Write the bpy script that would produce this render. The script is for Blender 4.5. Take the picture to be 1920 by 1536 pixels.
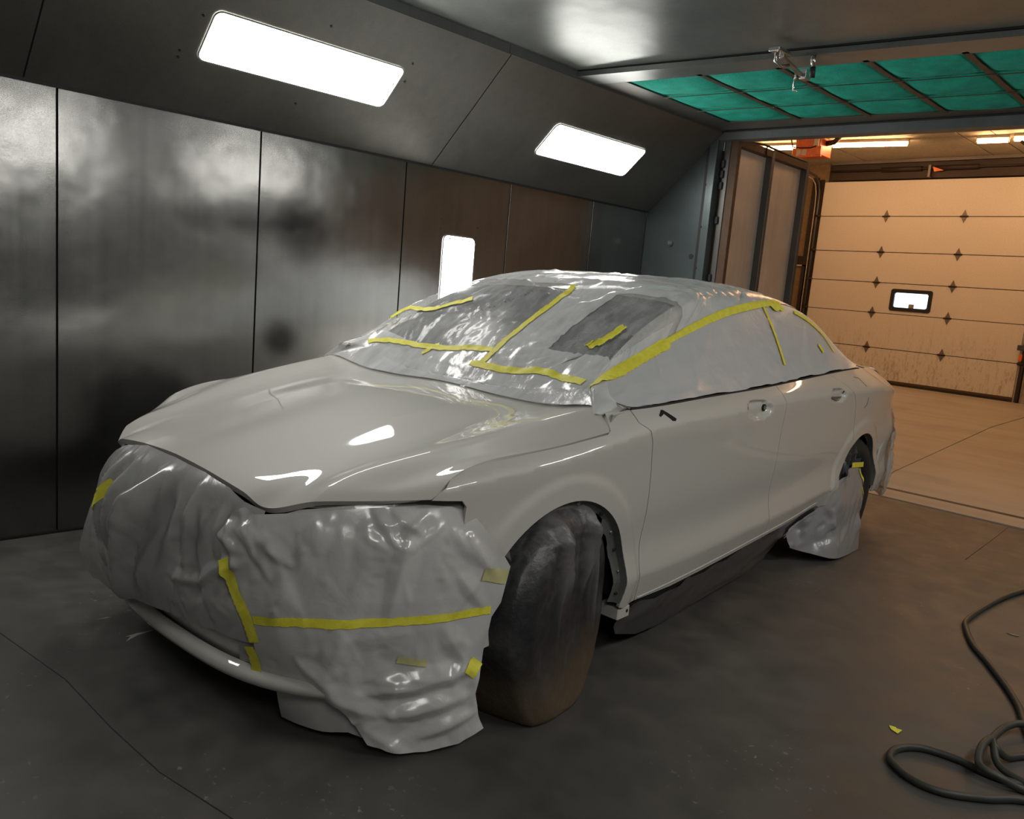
import bpy, bmesh, math, random
import numpy as np
from mathutils import Vector, Matrix, noise as mnoise
from mathutils.geometry import delaunay_2d_cdt

# ================================================================ camera, world, light level
scene = bpy.context.scene
for o in list(bpy.data.objects): bpy.data.objects.remove(o)
COL = scene.collection
cd = bpy.data.cameras.new('camera'); cam = bpy.data.objects.new('camera', cd); COL.objects.link(cam)
cd.sensor_fit = 'HORIZONTAL'; cd.sensor_width = 36.0; cd.lens = 1514.97/1920*36.0; cd.clip_start = .02; cd.clip_end = 200
_r = Vector((0.703483, 0.705608, 0.085026)); _u = Vector((-0.166976, 0.047804, 0.984801)); _b = Vector((0.690819, -0.706988, 0.151449))
M = Matrix.Identity(4)
for i in range(3): M[i][0] = _r[i]; M[i][1] = _u[i]; M[i][2] = _b[i]
M.translation = (0, 0, 1.4023)
cam.matrix_world = M
scene.camera = cam
w = bpy.data.worlds.new('world'); scene.world = w; w.use_nodes = True
w.node_tree.nodes['Background'].inputs[0].default_value = (.82, .9, 1, 1); w.node_tree.nodes['Background'].inputs[1].default_value = 2.0
vs = scene.view_settings; vs.view_transform = 'Standard'; vs.look = 'None'; vs.exposure = 0.0; vs.gamma = 1.0; vs.use_curve_mapping = False
LAMP = 20.0            # radiance of the booth lamp lenses
GLAMP = 60.0          # radiance of the garage tubes
BOOTH_LIGHT = (1.0, .985, .93); GARAGE_LIGHT = (1.0, .56, .24)

# ================================================================ helpers
def link(o, parent=None):
    COL.objects.link(o)
    if parent is not None: o.parent = parent
    return o
def tag(o, label=None, cat=None, group=None, kind=None):
    if label: o['label'] = label
    if cat: o['category'] = cat
    if group: o['group'] = group
    if kind: o['kind'] = kind
    return o
def mesh_obj(name, V, F, mat=None, parent=None, smooth=False, normals=None):
    me = bpy.data.meshes.new(name)
    me.from_pydata(np.asarray(V, float).tolist(), [], [tuple(map(int, f)) for f in F])
    if smooth: me.polygons.foreach_set('use_smooth', [True]*len(me.polygons))
    if mat: me.materials.append(mat)
    me.update()
    if normals is not None:
        me.normals_split_custom_set_from_vertices(np.asarray(normals, float).tolist())
    return link(bpy.data.objects.new(name, me), parent)
def bm_obj(name, bm, mat, parent=None, smooth=False, bevel=0.0, seg=1):
    if bevel: bmesh.ops.bevel(bm, geom=list(bm.edges), offset=bevel, segments=seg, affect='EDGES', profile=.5, clamp_overlap=True)
    bmesh.ops.recalc_face_normals(bm, faces=bm.faces)
    me = bpy.data.meshes.new(name); bm.to_mesh(me); bm.free()
    if smooth: me.polygons.foreach_set('use_smooth', [True]*len(me.polygons))
    if mat: me.materials.append(mat)
    return link(bpy.data.objects.new(name, me), parent)
def add_box(bm, x0, x1, y0, y1, z0, z1):
    v = [bm.verts.new((x, y, z)) for x in (x0, x1) for y in (y0, y1) for z in (z0, z1)]
    for f in ((0, 1, 3, 2), (4, 6, 7, 5), (0, 4, 5, 1), (2, 3, 7, 6), (0, 2, 6, 4), (1, 5, 7, 3)): bm.faces.new([v[i] for i in f])
def box(name, x, y, z, mat, parent=None, bevel=0.0):
    bm = bmesh.new(); add_box(bm, *x, *y, *z); return bm_obj(name, bm, mat, parent, bevel=bevel)
def prism(name, pts, vec, mat, parent=None, bevel=0.0):
    """pts: 3-D polygon, extruded by vec"""
    bm = bmesh.new(); a = [bm.verts.new(p) for p in pts]; b = [bm.verts.new(Vector(p)+Vector(vec)) for p in pts]; n = len(pts)
    bm.faces.new(a); bm.faces.new(b[::-1])
    for i in range(n): bm.faces.new((a[i], a[(i+1) % n], b[(i+1) % n], b[i]))
    return bm_obj(name, bm, mat, parent, bevel=bevel)
def catmull(P, n=10, closed=False):
    P = [np.array(p, float) for p in P]; out = []
    N = len(P)
    for i in range(N if closed else N-1):
        p0 = P[(i-1) % N] if closed or i > 0 else 2*P[0]-P[1]; p1 = P[i]; p2 = P[(i+1) % N]; p3 = P[(i+2) % N] if closed or i+2 < N else 2*P[-1]-P[-2]
        for k in range(n):
            t = k/n; out.append(.5*((2*p1)+(-p0+p2)*t+(2*p0-5*p1+4*p2-p3)*t*t+(-p0+3*p1-3*p2+p3)*t**3))
    if not closed: out.append(P[-1])
    return out
def tube(name, pts, r, mat, parent=None, seg=10, caps=True):
    pts = [Vector(p) for p in pts]; V = []; F = []; n = len(pts); up = Vector((0, 0, 1)); prev = None
    for i, p in enumerate(pts):
        t = (pts[min(i+1, n-1)]-pts[max(i-1, 0)]).normalized()
        s = prev-t*prev.dot(t) if prev else t.cross(up if abs(t.z) < .9 else Vector((1, 0, 0)))
        s.normalize(); prev = s; q = t.cross(s); rr = r[i] if hasattr(r, '__len__') else r
        for k in range(seg):
            a = 2*math.pi*k/seg; V.append(p+s*math.cos(a)*rr+q*math.sin(a)*rr)
    for i in range(n-1):
        for k in range(seg): F.append((i*seg+k, i*seg+(k+1) % seg, (i+1)*seg+(k+1) % seg, (i+1)*seg+k))
    if caps: F.append(tuple(range(seg-1, -1, -1))); F.append(tuple((n-1)*seg+k for k in range(seg)))
    return mesh_obj(name, V, F, mat, parent, smooth=True)
def cyl(name, c0, c1, r, mat, parent=None, seg=16):
    o = tube(name, [c0, c1], r, mat, parent, seg)
    for p in o.data.polygons: p.use_smooth = len(p.vertices) == 4
    return o
def rrect(w, h, r, n=6):
    out = []
    for cx, cy, a0 in ((w/2-r, h/2-r, 0), (-w/2+r, h/2-r, 90), (-w/2+r, -h/2+r, 180), (w/2-r, -h/2+r, 270)):
        for k in range(n+1):
            a = math.radians(a0+90*k/n); out.append((cx+r*math.cos(a), cy+r*math.sin(a)))
    return out
def inside(poly, P):
    poly = np.asarray(poly); x, y = P[:, 0], P[:, 1]; c = np.zeros(len(P), bool); n = len(poly); j = n-1
    for i in range(n):
        xi, yi = poly[i]; xj, yj = poly[j]
        if yi != yj: c ^= ((yi > y) != (yj > y)) & (x < (xj-xi)*(y-yi)/(yj-yi)+xi)
        j = i
    return c
def densify(poly, res, closed=True):
    out = []; n = len(poly)
    for i in range(n if closed else n-1):
        a = np.array(poly[i], float); b = np.array(poly[(i+1) % n], float); k = max(1, int(np.ceil(np.linalg.norm(b-a)/res)))
        for s in range(k): out.append(a+(b-a)*s/k)
    if not closed: out.append(np.array(poly[-1], float))
    return np.array(out)
def fill(poly, res, sc=(1, 1), lines=()):
    """triangulate a polygon (chart coords) with an even interior; returns points, tris, boundary indices"""
    sc = np.array(sc, float); B = densify(np.array(poly, float)*sc, res)
    lo, hi = B.min(0), B.max(0)
    xs = np.arange(lo[0], hi[0]+res, res); ys = np.arange(lo[1], hi[1]+res*.866, res*.866)
    X, Y = np.meshgrid(xs, ys); X = X+(np.arange(len(ys)) % 2)[:, None]*res*.5
    G = np.stack([X.ravel(), Y.ravel()], -1); G = G[inside(B, G)]
    keep = np.ones(len(G), bool); B2 = np.roll(B, -1, 0)
    for i0 in range(0, len(G), 4000):
        g = G[i0:i0+4000]; d = B2-B; t = ((g[:, None]-B[None])*d).sum(2)/((d*d).sum(1)+1e-12); t = np.clip(t, 0, 1)
        dd = np.linalg.norm(g[:, None]-(B[None]+t[..., None]*d[None]), axis=2).min(1); keep[i0:i0+4000] = dd > res*.45
    G = G[keep]; nb = len(B); ex_e = []; P = B
    for ln in lines:                                    # feature lines the triangulation has to follow
        L_ = densify(np.array(ln, float)*sc, res, False); ins = inside(B, L_)
        for i0 in range(len(L_)):
            if ins[i0]:
                dd = np.linalg.norm(B-L_[i0], axis=1).min(); ins[i0] = dd > res*.3
        idx = {}
        for i0 in range(len(L_)):
            if ins[i0]: idx[i0] = len(P); P = np.vstack([P, L_[i0:i0+1]])
        ex_e += [(idx[i0], idx[i0+1]) for i0 in range(len(L_)-1) if i0 in idx and i0+1 in idx]
        Li = L_[ins]
        if len(Li) and len(G): G = G[np.array([((Li-g_)**2).sum(1).min() > (res*.55)**2 for g_ in G])]
    P = np.vstack([P, G])
    co, ed, fa, _, _, _ = delaunay_2d_cdt([Vector(p) for p in P], [(i, (i+1) % nb) for i in range(nb)]+ex_e, [list(range(nb))], 1, 1e-7)
    co = np.array([tuple(v) for v in co])
    fa = np.array([tuple(f) for f in fa if len(f) == 3]); ok = inside(B, co[fa].mean(1)); fa = fa[ok]
    return co/sc, fa, B/sc
def chart_normals(ch, U, V, cen, e=2e-3):
    n = np.cross(ch(U+e, V)-ch(U-e, V), ch(U, V+e)-ch(U, V-e)); n /= np.linalg.norm(n, axis=1, keepdims=True)+1e-12
    P = ch(U, V); s = np.sign(((P-np.asarray(cen))*n).sum(1, keepdims=True)); s[s == 0] = 1
    return n*s
CEN = (0, 1.4, .55)
def rim_faces(PB, PI, R, i0, k):
    out = []
    for i in range(k):
        j = (i+1) % k; f = (i0+i, i0+j, i0+k+j, i0+k+i); gn = np.cross(PB[j]-PB[i], PI[i]-PB[i])
        out.append(f if np.dot(gn, R[i]+R[j]) > 0 else f[::-1])
    return out
def panel(name, ch, poly, res, mat, parent, off=0.0, disp=None, thick=.012, sc=(1, 1), mirror=False, cen=CEN, own_normals=True, lines=()):
    """a sheet lying on a chart, bounded by poly, with a turned-in rim of depth `thick`"""
    Q, F, B = fill(poly, res, sc, lines)
    def ev(U, V):
        P = ch(U, V); N = chart_normals(ch, U, V, cen); d = np.full(len(U), float(off))
        if disp is not None: d = d+disp(U, V, P)
        return P+N*d[:, None], N
    P, N = ev(Q[:, 0], Q[:, 1])
    fl = (np.cross(P[F[:, 1]]-P[F[:, 0]], P[F[:, 2]]-P[F[:, 0]])*N[F[:, 0]]).sum(1) <= 0
    F = np.where(fl[:, None], F[:, ::-1], F); F2 = [tuple(f) for f in F.tolist()]
    Vv = [*P]; Nn = [*N]
    if thick:
        PB, NB = ev(B[:, 0], B[:, 1]); k = len(B); i0 = len(Vv); PI = PB-NB*thick
        Vv += [*PB]+[*PI]
        T = np.roll(PB, -1, 0)-np.roll(PB, 1, 0); R = np.cross(T, NB); R /= np.linalg.norm(R, axis=1, keepdims=True)+1e-12
        c = P.mean(0); R *= np.sign(((PB-c)*R).sum(1, keepdims=True)+1e-9); Nn += [*R]+[*R]
        F2 += rim_faces(PB, PI, R, i0, k)
    Vv = np.array(Vv); Nn = np.array(Nn)
    if mirror:
        Vv[:, 0] *= -1; Nn[:, 0] *= -1; F2 = [f[::-1] for f in F2]
    return mesh_obj(name, Vv, F2, mat, parent, smooth=True, normals=Nn if (own_normals and disp is None) else None)
def grid_patch(name, ch, t0, t1, nt, q0, q1, nq, mat, parent, off=0.0, disp=None, cen=CEN, own_normals=True, rim=0.0, mirror=False):
    T, Q = np.meshgrid(np.linspace(t0, t1, nt), np.linspace(q0, q1, nq), indexing='ij'); U = T.ravel(); V = Q.ravel()
    P = ch(U, V); N = chart_normals(ch, U, V, cen); d = np.full(len(U), float(off))
    if disp is not None: d = d+disp(U, V, P)
    P = P+N*d[:, None]
    a, b, c = P[0], P[1], P[nq]; fl = np.dot(np.cross(P[nq*(nt//2)+nq//2+1]-P[nq*(nt//2)+nq//2], P[nq*(nt//2+1)+nq//2]-P[nq*(nt//2)+nq//2]), N[nq*(nt//2)+nq//2]) < 0
    F = []
    for i in range(nt-1):
        for j in range(nq-1):
            f = (i*nq+j, i*nq+j+1, (i+1)*nq+j+1, (i+1)*nq+j); F.append(f[::-1] if fl else f)
    Vv = [*P]; Nn = [*N]
    if rim:
        loop = [i*nq for i in range(nt)]+[(nt-1)*nq+j for j in range(1, nq)]+[i*nq+nq-1 for i in range(nt-2, -1, -1)]+[j for j in range(nq-2, 0, -1)]
        k = len(loop); i0 = len(Vv); PB = P[loop]; NB = N[loop]; Vv += [*PB]+[*(PB-NB*rim)]
        T_ = np.roll(PB, -1, 0)-np.roll(PB, 1, 0); R = np.cross(T_, NB); R /= np.linalg.norm(R, axis=1, keepdims=True)+1e-12
        R *= np.sign(((PB-P.mean(0))*R).sum(1, keepdims=True)+1e-9); Nn += [*R]+[*R]
        F += rim_faces(PB, PB-NB*rim, R, i0, k)
    Vv = np.array(Vv); Nn = np.array(Nn)
    if mirror: Vv[:, 0] *= -1; Nn[:, 0] *= -1; F = [f[::-1] for f in F]
    return mesh_obj(name, Vv, F, mat, parent, smooth=True, normals=Nn if (own_normals and disp is None) else None)
def strip(name, ch, path, width, mat, parent, off=.003, disp=None, cen=CEN, n=10, taper=None, ragged=0.0, seed=1):
    """tape laid along a path given in chart coords, width in metres, following the (displaced) sheet"""
    pts = np.array(catmull([(*p, 0) for p in path], n))[:, :2] if len(path) > 2 else np.array([np.array(path[0])+(np.array(path[1])-np.array(path[0]))*s for s in np.linspace(0, 1, n+1)])
    U, V = pts[:, 0], pts[:, 1]
    P = ch(U, V); N = chart_normals(ch, U, V, cen); T = np.gradient(P, axis=0); T /= np.linalg.norm(T, axis=1, keepdims=True); S = np.cross(N, T)
    e = 1e-3; Ju = (ch(U+e, V)-ch(U-e, V))/(2*e); Jv = (ch(U, V+e)-ch(U, V-e))/(2*e)
    rng = random.Random(seed); rows = []; m = 5
    for k in range(m):
        w = (k/(m-1)-.5)*width
        du = []
        for i in range(len(U)):
            ww = w*(taper[0]+(taper[1]-taper[0])*i/(len(U)-1) if taper else 1)
            if ragged and k in (0, m-1): ww += rng.uniform(-1, 1)*ragged
            J = np.stack([Ju[i], Jv[i]], 1); s, *_ = np.linalg.lstsq(J, S[i]*ww, rcond=None); du.append(s)
        du = np.array(du); U2 = U+du[:, 0]; V2 = V+du[:, 1]; P2 = ch(U2, V2); N2 = chart_normals(ch, U2, V2, cen)
        d = np.full(len(U), float(off))
        if disp is not None: d = d+disp(U2, V2, P2)
        rows.append(P2+N2*d[:, None])
    L = len(U); Vv = np.concatenate(rows); F = []
    for k in range(m-1):
        for i in range(L-1): F.append((k*L+i, k*L+i+1, (k+1)*L+i+1, (k+1)*L+i))
    a, b, c = Vv[0], Vv[1], Vv[L]
    if np.dot(np.cross(b-a, c-a), N[0]) < 0: F = [f[::-1] for f in F]
    return mesh_obj(name, Vv, F, mat, parent, smooth=True)
class Folds:
    """crisp creases: a sum of random tent-shaped ridges in metric 2-D coordinates"""
    def __init__(self, seed, n, box_, ang, spread, length, width, amp, sc=(1, 1)):
        r = random.Random(seed); self.sc = np.array(sc, float); self.L = []
        for _ in range(n):
            c = np.array([r.uniform(box_[0], box_[1]), r.uniform(box_[2], box_[3])])*self.sc; a = math.radians(r.gauss(ang, spread))
            self.L.append((c, np.array([math.cos(a), math.sin(a)]), r.uniform(*length)*.5, r.uniform(*width), r.uniform(*amp)*r.choice((1, 1, -1)), r.uniform(.25, 1.0)))
    def add(self, segs):
        for p0, p1, w, a in segs:
            p0 = np.array(p0)*self.sc; p1 = np.array(p1)*self.sc; L = np.linalg.norm(p1-p0); self.L.append(((p0+p1)/2, (p1-p0)/L, L*.62, w, a, .7))
        return self
    def __call__(self, U, V):
        X = np.stack([U, V], -1)*self.sc; out = np.zeros(len(X))
        for c, d, L, w, a, asym in self.L:
            r = X-c; s = r@d; p = r@np.array([-d[1], d[0]]); k = np.clip(1-(np.abs(s)/L)**2, 0, 1)
            ww = np.where(p > 0, w, w*asym)*(.35+.65*k)
            x_ = np.abs(p)/ww; out += a*k*np.clip(1.06-np.sqrt(x_*x_+.004), 0, 1)
        return out
def crisp(o, deg=14):
    bm = bmesh.new(); bm.from_mesh(o.data); t = math.radians(deg)
    for e in bm.edges:
        if len(e.link_faces) == 2: e.smooth = e.calc_face_angle(0) < t
    bm.to_mesh(o.data); bm.free(); return o
def mirror_obj(o):
    """the same panel on the other side of the car"""
    me = o.data; V = np.empty(len(me.vertices)*3); me.vertices.foreach_get('co', V); V = V.reshape(-1, 3)
    nr = np.zeros((len(V), 3))
    if me.has_custom_normals:
        cn = np.empty(len(me.loops)*3); me.corner_normals.foreach_get('vector', cn); cn = cn.reshape(-1, 3); vi = np.empty(len(me.loops), int); me.loops.foreach_get('vertex_index', vi); nr[vi] = cn
    V = V*np.array([-1, 1, 1]); nr = nr*np.array([-1, 1, 1])
    return mesh_obj(o.name.split('.')[0], V, [tuple(p.vertices)[::-1] for p in me.polygons], me.materials[0], o.parent, True, nr if me.has_custom_normals else None)
def vnoise(P, f, seed=0, oct_=3):
    out = np.zeros(len(P)); off = Vector((seed*7.3, seed*3.1, seed*5.7))
    for i, p in enumerate(P): out[i] = mnoise.fractal(Vector(p)*f+off, 1.0, 2.0, oct_)
    return out

# ================================================================ materials
def mat_new(name):
    m = bpy.data.materials.new(name); m.use_nodes = True; nt = m.node_tree
    return m, nt, nt.nodes['Principled BSDF']
def N(nt, t, **kw):
    n = nt.nodes.new(t)
    for k, v in kw.items(): setattr(n, k, v)
    return n
def ramp(nt, fac, stops):
    r = N(nt, 'ShaderNodeValToRGB'); e = r.color_ramp.elements
    while len(e) < len(stops): e.new(.5)
    for el, (p, c) in zip(e, stops): el.position = p; el.color = (*c, 1) if len(c) == 3 else c
    nt.links.new(fac, r.inputs[0]); return r.outputs[0]
def noise_tex(nt, scale, detail=4, rough=.55, vec=None, dist=0.0):
    n = N(nt, 'ShaderNodeTexNoise'); n.inputs['Scale'].default_value = scale; n.inputs['Detail'].default_value = detail; n.inputs['Roughness'].default_value = rough; n.inputs['Distortion'].default_value = dist
    if vec is not None: nt.links.new(vec, n.inputs['Vector'])
    return n.outputs[0]
def coords(nt, sc=(1, 1, 1), kind='Object', rot=(0, 0, 0), loc=(0, 0, 0)):
    t = N(nt, 'ShaderNodeTexCoord'); m = N(nt, 'ShaderNodeMapping'); m.inputs['Scale'].default_value = sc; m.inputs['Rotation'].default_value = rot; m.inputs['Location'].default_value = loc
    nt.links.new(t.outputs[kind], m.inputs['Vector']); return m.outputs[0]
def bump(nt, bs, h, strength=.2, dist=.01):
    b = N(nt, 'ShaderNodeBump'); b.inputs['Strength'].default_value = strength; b.inputs['Distance'].default_value = dist
    nt.links.new(h, b.inputs['Height']); nt.links.new(b.outputs[0], bs.inputs['Normal']); return b
def mix_rgb(nt, fac, a, b, blend='MIX'):
    m = N(nt, 'ShaderNodeMix', data_type='RGBA', blend_type=blend)
    if isinstance(fac, (int, float)): m.inputs[0].default_value = fac
    else: nt.links.new(fac, m.inputs[0])
    for s, v in ((m.inputs[6], a), (m.inputs[7], b)):
        if isinstance(v, tuple): s.default_value = (*v, 1)
        else: nt.links.new(v, s)
    return m.outputs[2]
def math_n(nt, op, a, b=None, clamp=False):
    m = N(nt, 'ShaderNodeMath', operation=op); m.use_clamp = clamp
    for s, v in ((m.inputs[0], a), (m.inputs[1], b)):
        if v is None: continue
        if isinstance(v, (int, float)): s.default_value = v
        else: nt.links.new(v, s)
    return m.outputs[0]
def simple(name, col, rough=.5, metal=0.0, coat=0.0, spec=.5):
    m, nt, b = mat_new(name)
    b.inputs['Roughness'].default_value = rough; b.inputs['Metallic'].default_value = metal
    b.inputs['Coat Weight'].default_value = coat; b.inputs['Specular IOR Level'].default_value = spec
    n = noise_tex(nt, 14, 4, vec=coords(nt)); c = ramp(nt, n, [(.3, tuple(x*.82 for x in col)), (.7, tuple(min(1, x*1.12) for x in col))])
    nt.links.new(c, b.inputs['Base Color']); return m
def emit(name, col, strength):
    m, nt, b = mat_new(name); nt.nodes.remove(b); e = N(nt, 'ShaderNodeEmission'); e.inputs[0].default_value = (*col, 1); e.inputs[1].default_value = strength
    nt.links.new(e.outputs[0], nt.nodes['Material Output'].inputs[0]); return m
def steel(name, base, rough=(.3, .5), metal=.85, streak=True, overlay=None):
    m, nt, b = mat_new(name); vec = coords(nt, kind='Object')
    big = noise_tex(nt, 1.3, 5, .6, vec); fine = noise_tex(nt, 260, 2, .5, vec)
    st = noise_tex(nt, 1.0, 4, .6, coords(nt, (22, 22, .55)))
    f = math_n(nt, 'ADD', math_n(nt, 'MULTIPLY', big, .78), math_n(nt, 'MULTIPLY', st, .22))
    c = ramp(nt, f, [(.32, tuple(x*.72 for x in base)), (.55, base), (.75, tuple(min(1, x*1.2) for x in base))])
    sp = ramp(nt, noise_tex(nt, 420, 1, .5, vec), [(.36, (.62,)*3), (.56, (1,)*3)])
    c = mix_rgb(nt, .55, c, sp, 'MULTIPLY')
    if overlay: c = overlay(nt, c)
    nt.links.new(c, b.inputs['Base Color']); b.inputs['Metallic'].default_value = metal
    r = ramp(nt, math_n(nt, 'ADD', math_n(nt, 'MULTIPLY', math_n(nt, 'ADD', st, big), .22), math_n(nt, 'MULTIPLY', fine, .56)), [(.3, (rough[0],)*3), (.75, (rough[1],)*3)])
    nt.links.new(r, b.inputs['Roughness']); bump(nt, b, math_n(nt, 'ADD', math_n(nt, 'MULTIPLY', noise_tex(nt, 3.2, 2, .5, vec), 1.0), math_n(nt, 'MULTIPLY', fine, .02)), .25, .02)
    return m
def wall_reflection_and_stain(nt, c):
    # dark reflection painted into the wall behind the car, and a small overspray cloud low down
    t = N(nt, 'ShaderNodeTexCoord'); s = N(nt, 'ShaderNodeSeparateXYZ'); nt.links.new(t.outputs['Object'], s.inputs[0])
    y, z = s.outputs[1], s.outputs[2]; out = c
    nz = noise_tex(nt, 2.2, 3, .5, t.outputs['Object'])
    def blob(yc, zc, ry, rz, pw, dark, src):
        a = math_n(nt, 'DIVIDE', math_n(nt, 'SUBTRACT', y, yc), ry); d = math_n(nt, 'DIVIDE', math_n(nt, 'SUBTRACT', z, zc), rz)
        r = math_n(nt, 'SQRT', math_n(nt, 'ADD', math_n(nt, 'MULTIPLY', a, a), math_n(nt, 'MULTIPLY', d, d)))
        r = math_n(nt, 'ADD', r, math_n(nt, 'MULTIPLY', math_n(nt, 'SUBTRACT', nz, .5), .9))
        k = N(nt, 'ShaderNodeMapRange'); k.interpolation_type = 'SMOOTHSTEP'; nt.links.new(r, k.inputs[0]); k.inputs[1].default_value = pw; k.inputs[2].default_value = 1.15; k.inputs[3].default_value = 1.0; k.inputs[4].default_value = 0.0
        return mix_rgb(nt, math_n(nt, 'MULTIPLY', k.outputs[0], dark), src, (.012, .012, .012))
    for args in REFLECTION_AND_STAIN: out = blob(*args, out)
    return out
REFLECTION_AND_STAIN = []
# ---------------------------------------------------------------- car surface charts (car space: a = to the car's left, b = rearwards from front axle, z up)
def nspline(x, y):
    x = np.asarray(x, float); y = np.asarray(y, float); n = len(x)
    h = np.diff(x); A = np.eye(n); r = np.zeros(n)
    for i in range(1, n-1):
        A[i, i-1] = h[i-1]; A[i, i] = 2*(h[i-1]+h[i]); A[i, i+1] = h[i]
        r[i] = 3*((y[i+1]-y[i])/h[i]-(y[i]-y[i-1])/h[i-1])
    c = np.linalg.solve(A, r); b_ = np.diff(y)/h-h*(2*c[:-1]+c[1:])/3; d = np.diff(c)/(3*h)
    def f(t):
        t = np.asarray(t, float); i = np.clip(np.searchsorted(x, t)-1, 0, n-2); s = t-x[i]
        return y[i]+b_[i]*s+c[i]*s*s+d[i]*s**3
    return f
def hermite_nodes(K, V, qv, crease):
    """K: (n,) or (n,N) node positions, V: (n,N) values, qv: (N,) query; piecewise cubic with corners at the crease nodes"""
    K = np.asarray(K, float)
    n = V.shape[0]
    if K.ndim == 1: K = np.repeat(K[:, None], V.shape[1], 1)
    sl = (V[1:]-V[:-1])/(K[1:]-K[:-1])
    mL = np.zeros_like(V); mR = np.zeros_like(V)
    for i in range(n):
        if i == 0: mL[i] = mR[i] = sl[0]
        elif i == n-1: mL[i] = mR[i] = sl[-1]
        else:
            h0 = K[i]-K[i-1]; h1 = K[i+1]-K[i]
            m = (sl[i-1]*h1+sl[i]*h0)/(h0+h1)
            c = crease.get(i, 0.0)
            mL[i] = m*(1-c)+sl[i-1]*c; mR[i] = m*(1-c)+sl[i]*c
    out = np.zeros(V.shape[1])
    for i in range(n-1):
        lo = K[i]; hi = K[i+1]
        msk = ((qv >= lo) | (i == 0)) & ((qv <= hi) | (i == n-2))
        h = hi-lo; s = (qv-lo)/h
        v = (2*s**3-3*s*s+1)*V[i]+(s**3-2*s*s+s)*h*mR[i]+(-2*s**3+3*s*s)*V[i+1]+(s**3-s*s)*h*mL[i+1]
        # linear continuation outside
        if i == 0: v = np.where(s < 0, V[0]+mR[0]*(qv-lo), v)
        if i == n-2: v = np.where(s > 1, V[-1]+mL[-1]*(qv-hi), v)
        out = np.where(msk, v, out)
    return out
SB = [-.78, -.55, -.35, -.15, 0, .2, .45, .9, 1.4, 1.9, 2.4, 2.85, 3.1, 3.35, 3.6, 3.85]
_a1 = nspline(SB, [.70, .838, .884, .906, .914, .920, .925, .929, .931, .931, .929, .922, .908, .882, .830, .74])
_z1 = nspline(SB, [.780, .812, .836, .854, .870, .896, .926, .945, .963, .975, .983, .982, .972, .957, .94, .92])
_a0 = nspline(SB, [.56, .735, .785, .803, .812, .832, .862, .866, .866, .860, .842, .812, .786, .750, .69, .60])
_z0 = nspline(SB, [.82, .880, .920, .950, .968, .985, .996, 1.014, 1.032, 1.057, 1.080, 1.090, 1.085, 1.07, 1.05, 1.03])
_z5 = nspline([-.78, 0, .46, .88, 1.48, 1.98, 2.27, 2.6, 3.1, 3.85], [.34, .345, .350, .357, .381, .409, .428, .43, .43, .43])
_z6 = nspline([-.78, 0, .5, .94, 1.55, 2.06, 2.31, 2.6, 3.1, 3.85], [.225, .228, .233, .251, .292, .334, .356, .33, .25, .24])
ARCH_R = .374; ARCH_Z = .34; WB = 2.85
def smst(x): x = np.clip(x, 0, 1); return x*x*(3-2*x)
DENTS = [(1.33, .948, .125, .042, .026), (2.30, .968, .115, .036, .024)]
def side(b, z):
    b = np.atleast_1d(np.asarray(b, float)); z = np.atleast_1d(np.asarray(z, float))
    a1 = _a1(b); z1 = _z1(b); z5 = _z5(b); z6 = _z6(b)
    m = z1-z5
    K = np.stack([z6, z5, z5+.20*m, z5+.45*m, z5+.78*m, z1, .5*(z1+_z0(b)), _z0(b)])
    a0 = _a0(b)
    V = np.stack([a1-.030, a1-.006, a1-.026, a1-.014, a1-.006, a1, .46*a1+.54*a0+.008, a0])
    a = hermite_nodes(K, V, z, {1: .85, 5: .8})
    a = a+.045*smst((b-3.12)/.42)*smst((.86-z)/.2)
    for bc in (0, WB):
        r = np.hypot(b-bc, z-ARCH_Z)
        a = a+.011*(1-smst((r-ARCH_R-.055)/.045))*np.where(r > ARCH_R-.1, 1, 0)
    for bc, zc, rb, rz, dp in DENTS:
        r = np.hypot((b-bc)/rb, (z-zc)/rz); a = a-dp*smst((1.12-r)/.42)
    return np.stack([a, b, z], -1)
class Guides:
    def __init__(self, G, crease, sharp=None):
        self.f = [[nspline(np.arange(len(g)), [p[k] for p in g]) for k in range(3)] for g in G]
        self.n = len(G); self.cr = crease
    def __call__(self, t, q):
        t = np.atleast_1d(np.asarray(t, float)); q = np.atleast_1d(np.asarray(q, float))
        sg = np.where(q < 0, -1.0, 1.0); qq = np.abs(q)
        P = np.stack([np.stack([f(t) for f in fs], -1) for fs in self.f])     # n,N,3
        # mirror node for symmetric tangent at the centre line
        Pm = P[1].copy(); Pm[:, 0] *= -1
        P = np.concatenate([Pm[None], P]); K = np.arange(-1, self.n)
        cr = {k+1: v for k, v in self.cr.items()}
        out = np.stack([hermite_nodes(K, P[:, :, k], qq, cr) for k in range(3)], -1)
        out[:, 0] *= sg
        return out
def _cut(b, z): return (float(side([b], [z])[0, 0])-.001, b, z)
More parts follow.
